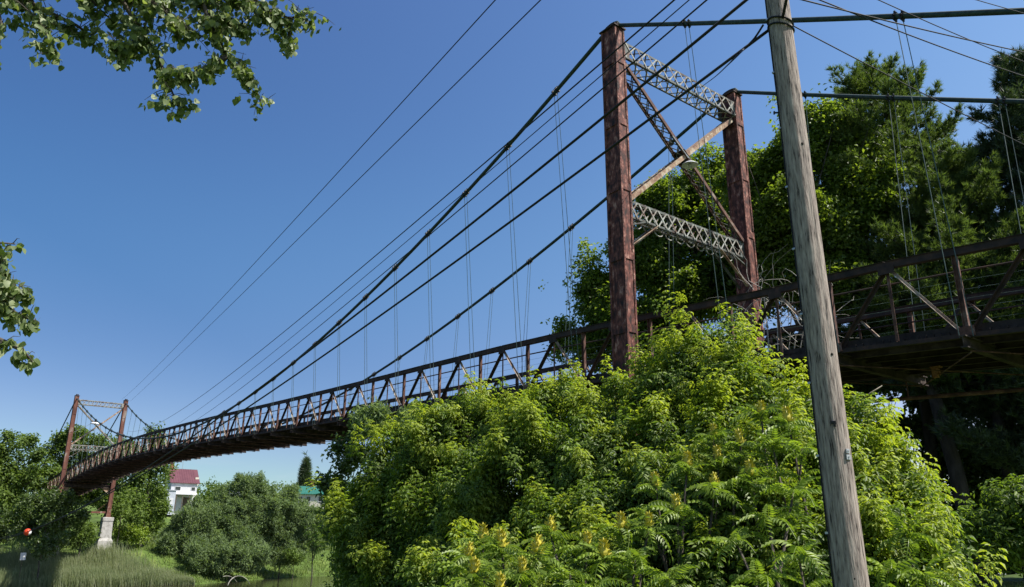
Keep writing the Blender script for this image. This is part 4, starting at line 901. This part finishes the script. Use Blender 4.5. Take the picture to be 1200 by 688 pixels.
# curled bare vine rising into view at the bottom left
m = MB()
for cx_, ry, r_, a0, a1 in ((276,692,.006,.4,2.8),(262,692,.004,.6,1.9)):
    m.tube([at(cx_+14*math.cos(a)+ (4 if r_ < .012 else 0), ry-17*math.sin(a), 13+.25*math.cos(a)) for a in np.linspace(a0, a1, 16)], r_, 5)
q_ = at(262, 688, 13); m.tube([(q_.x, q_.y, ground(q_.x, q_.y)), q_-V((0,0,.6)), at(262, 690, 13)], .016, 5)
tag(m.build('curled_vine', M_twig, smooth=True), 'curled bare vine loop at the bottom edge by the river', 'vine')

# ------------------------------------------------------------------ overhanging poplar: trunk left of the frame, boughs across the top left
def pop_leaf():
    o = [(0,0),(-.030,.010),(-.034,.030),(-.018,.052),(0,.072),(.018,.052),(.034,.030),(.030,.010)]
    v = [(x, .006*math.cos(y*60)+abs(x)*.25, -y) for x, y in o]; v.append((0,0,-.028)); v += [(-.0012,0,0),(.0012,0,0),(.0008,.004,.05)]
    return np.array(v, float), np.array([(8,i,(i+1) % 8) for i in range(8)] + [(9,10,11)])
PL = [pop_leaf()]
tb = at(-900, 640, 8.0); tb = V((tb.x, tb.y, ground(tb.x, tb.y))); POP = thing('poplar_tree', tb, 'overhanging poplar whose leafy boughs hang into the top left of the view', 'tree')
BR = [  # bough polylines (px, py, distance), leaf count, spread in px
 ([(-260,-260,6.6),(-60,-90,6.2),(20,0,6),(52,30,5.9),(62,66,5.9)], 150, 18), ([(-60,-90,6.2),(-10,-10,6),(2,30,6),(-4,70,6)], 60, 14),
 ([(-260,-260,6.6),(0,-110,6.1),(90,-20,5.9),(120,14,5.9),(138,30,5.9)], 240, 26), ([(0,-110,6.1),(130,-20,5.8),(165,35,5.8),(185,66,5.8),(196,94,5.8),(210,128,5.8)], 330, 20),
 ([(130,-60,5.8),(180,0,5.7),(210,30,5.7),(240,44,5.7)], 220, 26), ([(120,-90,5.9),(230,-20,5.7),(246,28,5.7),(266,66,5.7),(296,92,5.7),(308,128,5.7)], 230, 13),
 ([(266,66,5.7),(245,78,5.7),(222,88,5.7),(198,78,5.7)], 90, 10), ([(160,-90,5.8),(280,-18,5.6),(310,10,5.6),(340,22,5.6),(368,14,5.6)], 300, 20),
 ([(310,10,5.6),(336,30,5.6),(344,54,5.6)], 70, 12), ([(246,28,5.7),(262,20,5.7),(290,36,5.7)], 150, 18), ([(165,35,5.8),(152,60,5.8),(135,52,5.8)], 90, 13),
 ([(0,-40,6),(40,6,6),(90,30,6),(110,44,6)], 160, 18), ([(60,-40,5.9),(150,-6,5.9),(230,2,5.8),(300,-4,5.7)], 260, 16),
 ([(-260,230,6.4),(-60,280,6.1),(-6,284,6),(18,286,6)], 26, 5), ([(-260,260,6.4),(-60,320,6.1),(-6,326,6),(16,340,6),(36,344,6)], 90, 11), ([(-60,320,6.1),(-16,346,6),(20,368,6),(46,378,6)], 80, 9),
 ([(-60,320,6.1),(-20,390,6),(4,400,6),(28,412,6),(38,424,6)], 80, 8), ([(-40,300,6.1),(-6,300,6),(4,318,6),(-2,360,6)], 90, 14)]
lr = np.random.default_rng(21)
limb_top = at(-860, -300, 8.2); low_top = at(-885, 330, 8.0)
m = MB(); m.tube([tb-V((0,0,.3)), tb.lerp(low_top, .5), low_top, low_top.lerp(limb_top,.5)+V((.1,.1,0)), limb_top], [.20,.16,.13,.10,.06], 12); m.build('trunk', M_bark, POP, smooth=True)
for pts, nl, sp in BR:
    w3 = [at(*p) for p in pts]; first = limb_top if pts[0][1] < 0 else low_top
    if pts[0][0] <= -200: w3 = [first, first.lerp(w3[0], .35)+V((0,0,.35)), first.lerp(w3[0], .7)+V((.1,0,.3))] + w3
    elif pts[0][0] > -70 and pts[0][1] < 0: pass
    n = len(w3); m = MB(); rs = [.022*(1-i/(n-.5))+.003 for i in range(n)]; m.tube(w3, rs, 6)
    vis = [at(*p) for p in pts if p[0] > -90 and p[1] > -130]; seg = [(a, b) for a, b in zip(vis, vis[1:])]; ls = np.array([(b-a).length for a, b in seg]); P = []
    for k in range(int(nl*.46)):
        a, b = seg[lr.choice(len(seg), p=ls/ls.sum())]; c = a.lerp(b, lr.random()); o = V(lr.normal(size=3)*[1,1,.8]); o = o.normalized()*min(1.7, abs(lr.normal())+.25)*sp*pxm(6, 200, 60)*1.0
        e1 = c+o*.55+V((0,0,.02)); e2 = c+o; m.tube([c, e1, e2], [.0035,.0026,.0014], 4, cap=False)
        for q in range(7):
            g = .25+.8*lr.random(); P.append(np.array(c.lerp(e1, g/.55) if g < .55 else e1.lerp(e2, (g-.55)/.45)) + lr.normal(size=3)*.016 - np.array([0,0,.035]))
    P = np.array(P); zd = -(np.array([0,0,-1.0]) + lr.normal(size=P.shape)*.42); v, f = place(PL, P, zd, lr.uniform(.48, .85, len(P)), rng=lr)
    b_ = m.build('bough', M_bark, POP, smooth=True); npmesh('leaves', v, f, L_pop, b_)
S.render.engine = 'CYCLES'
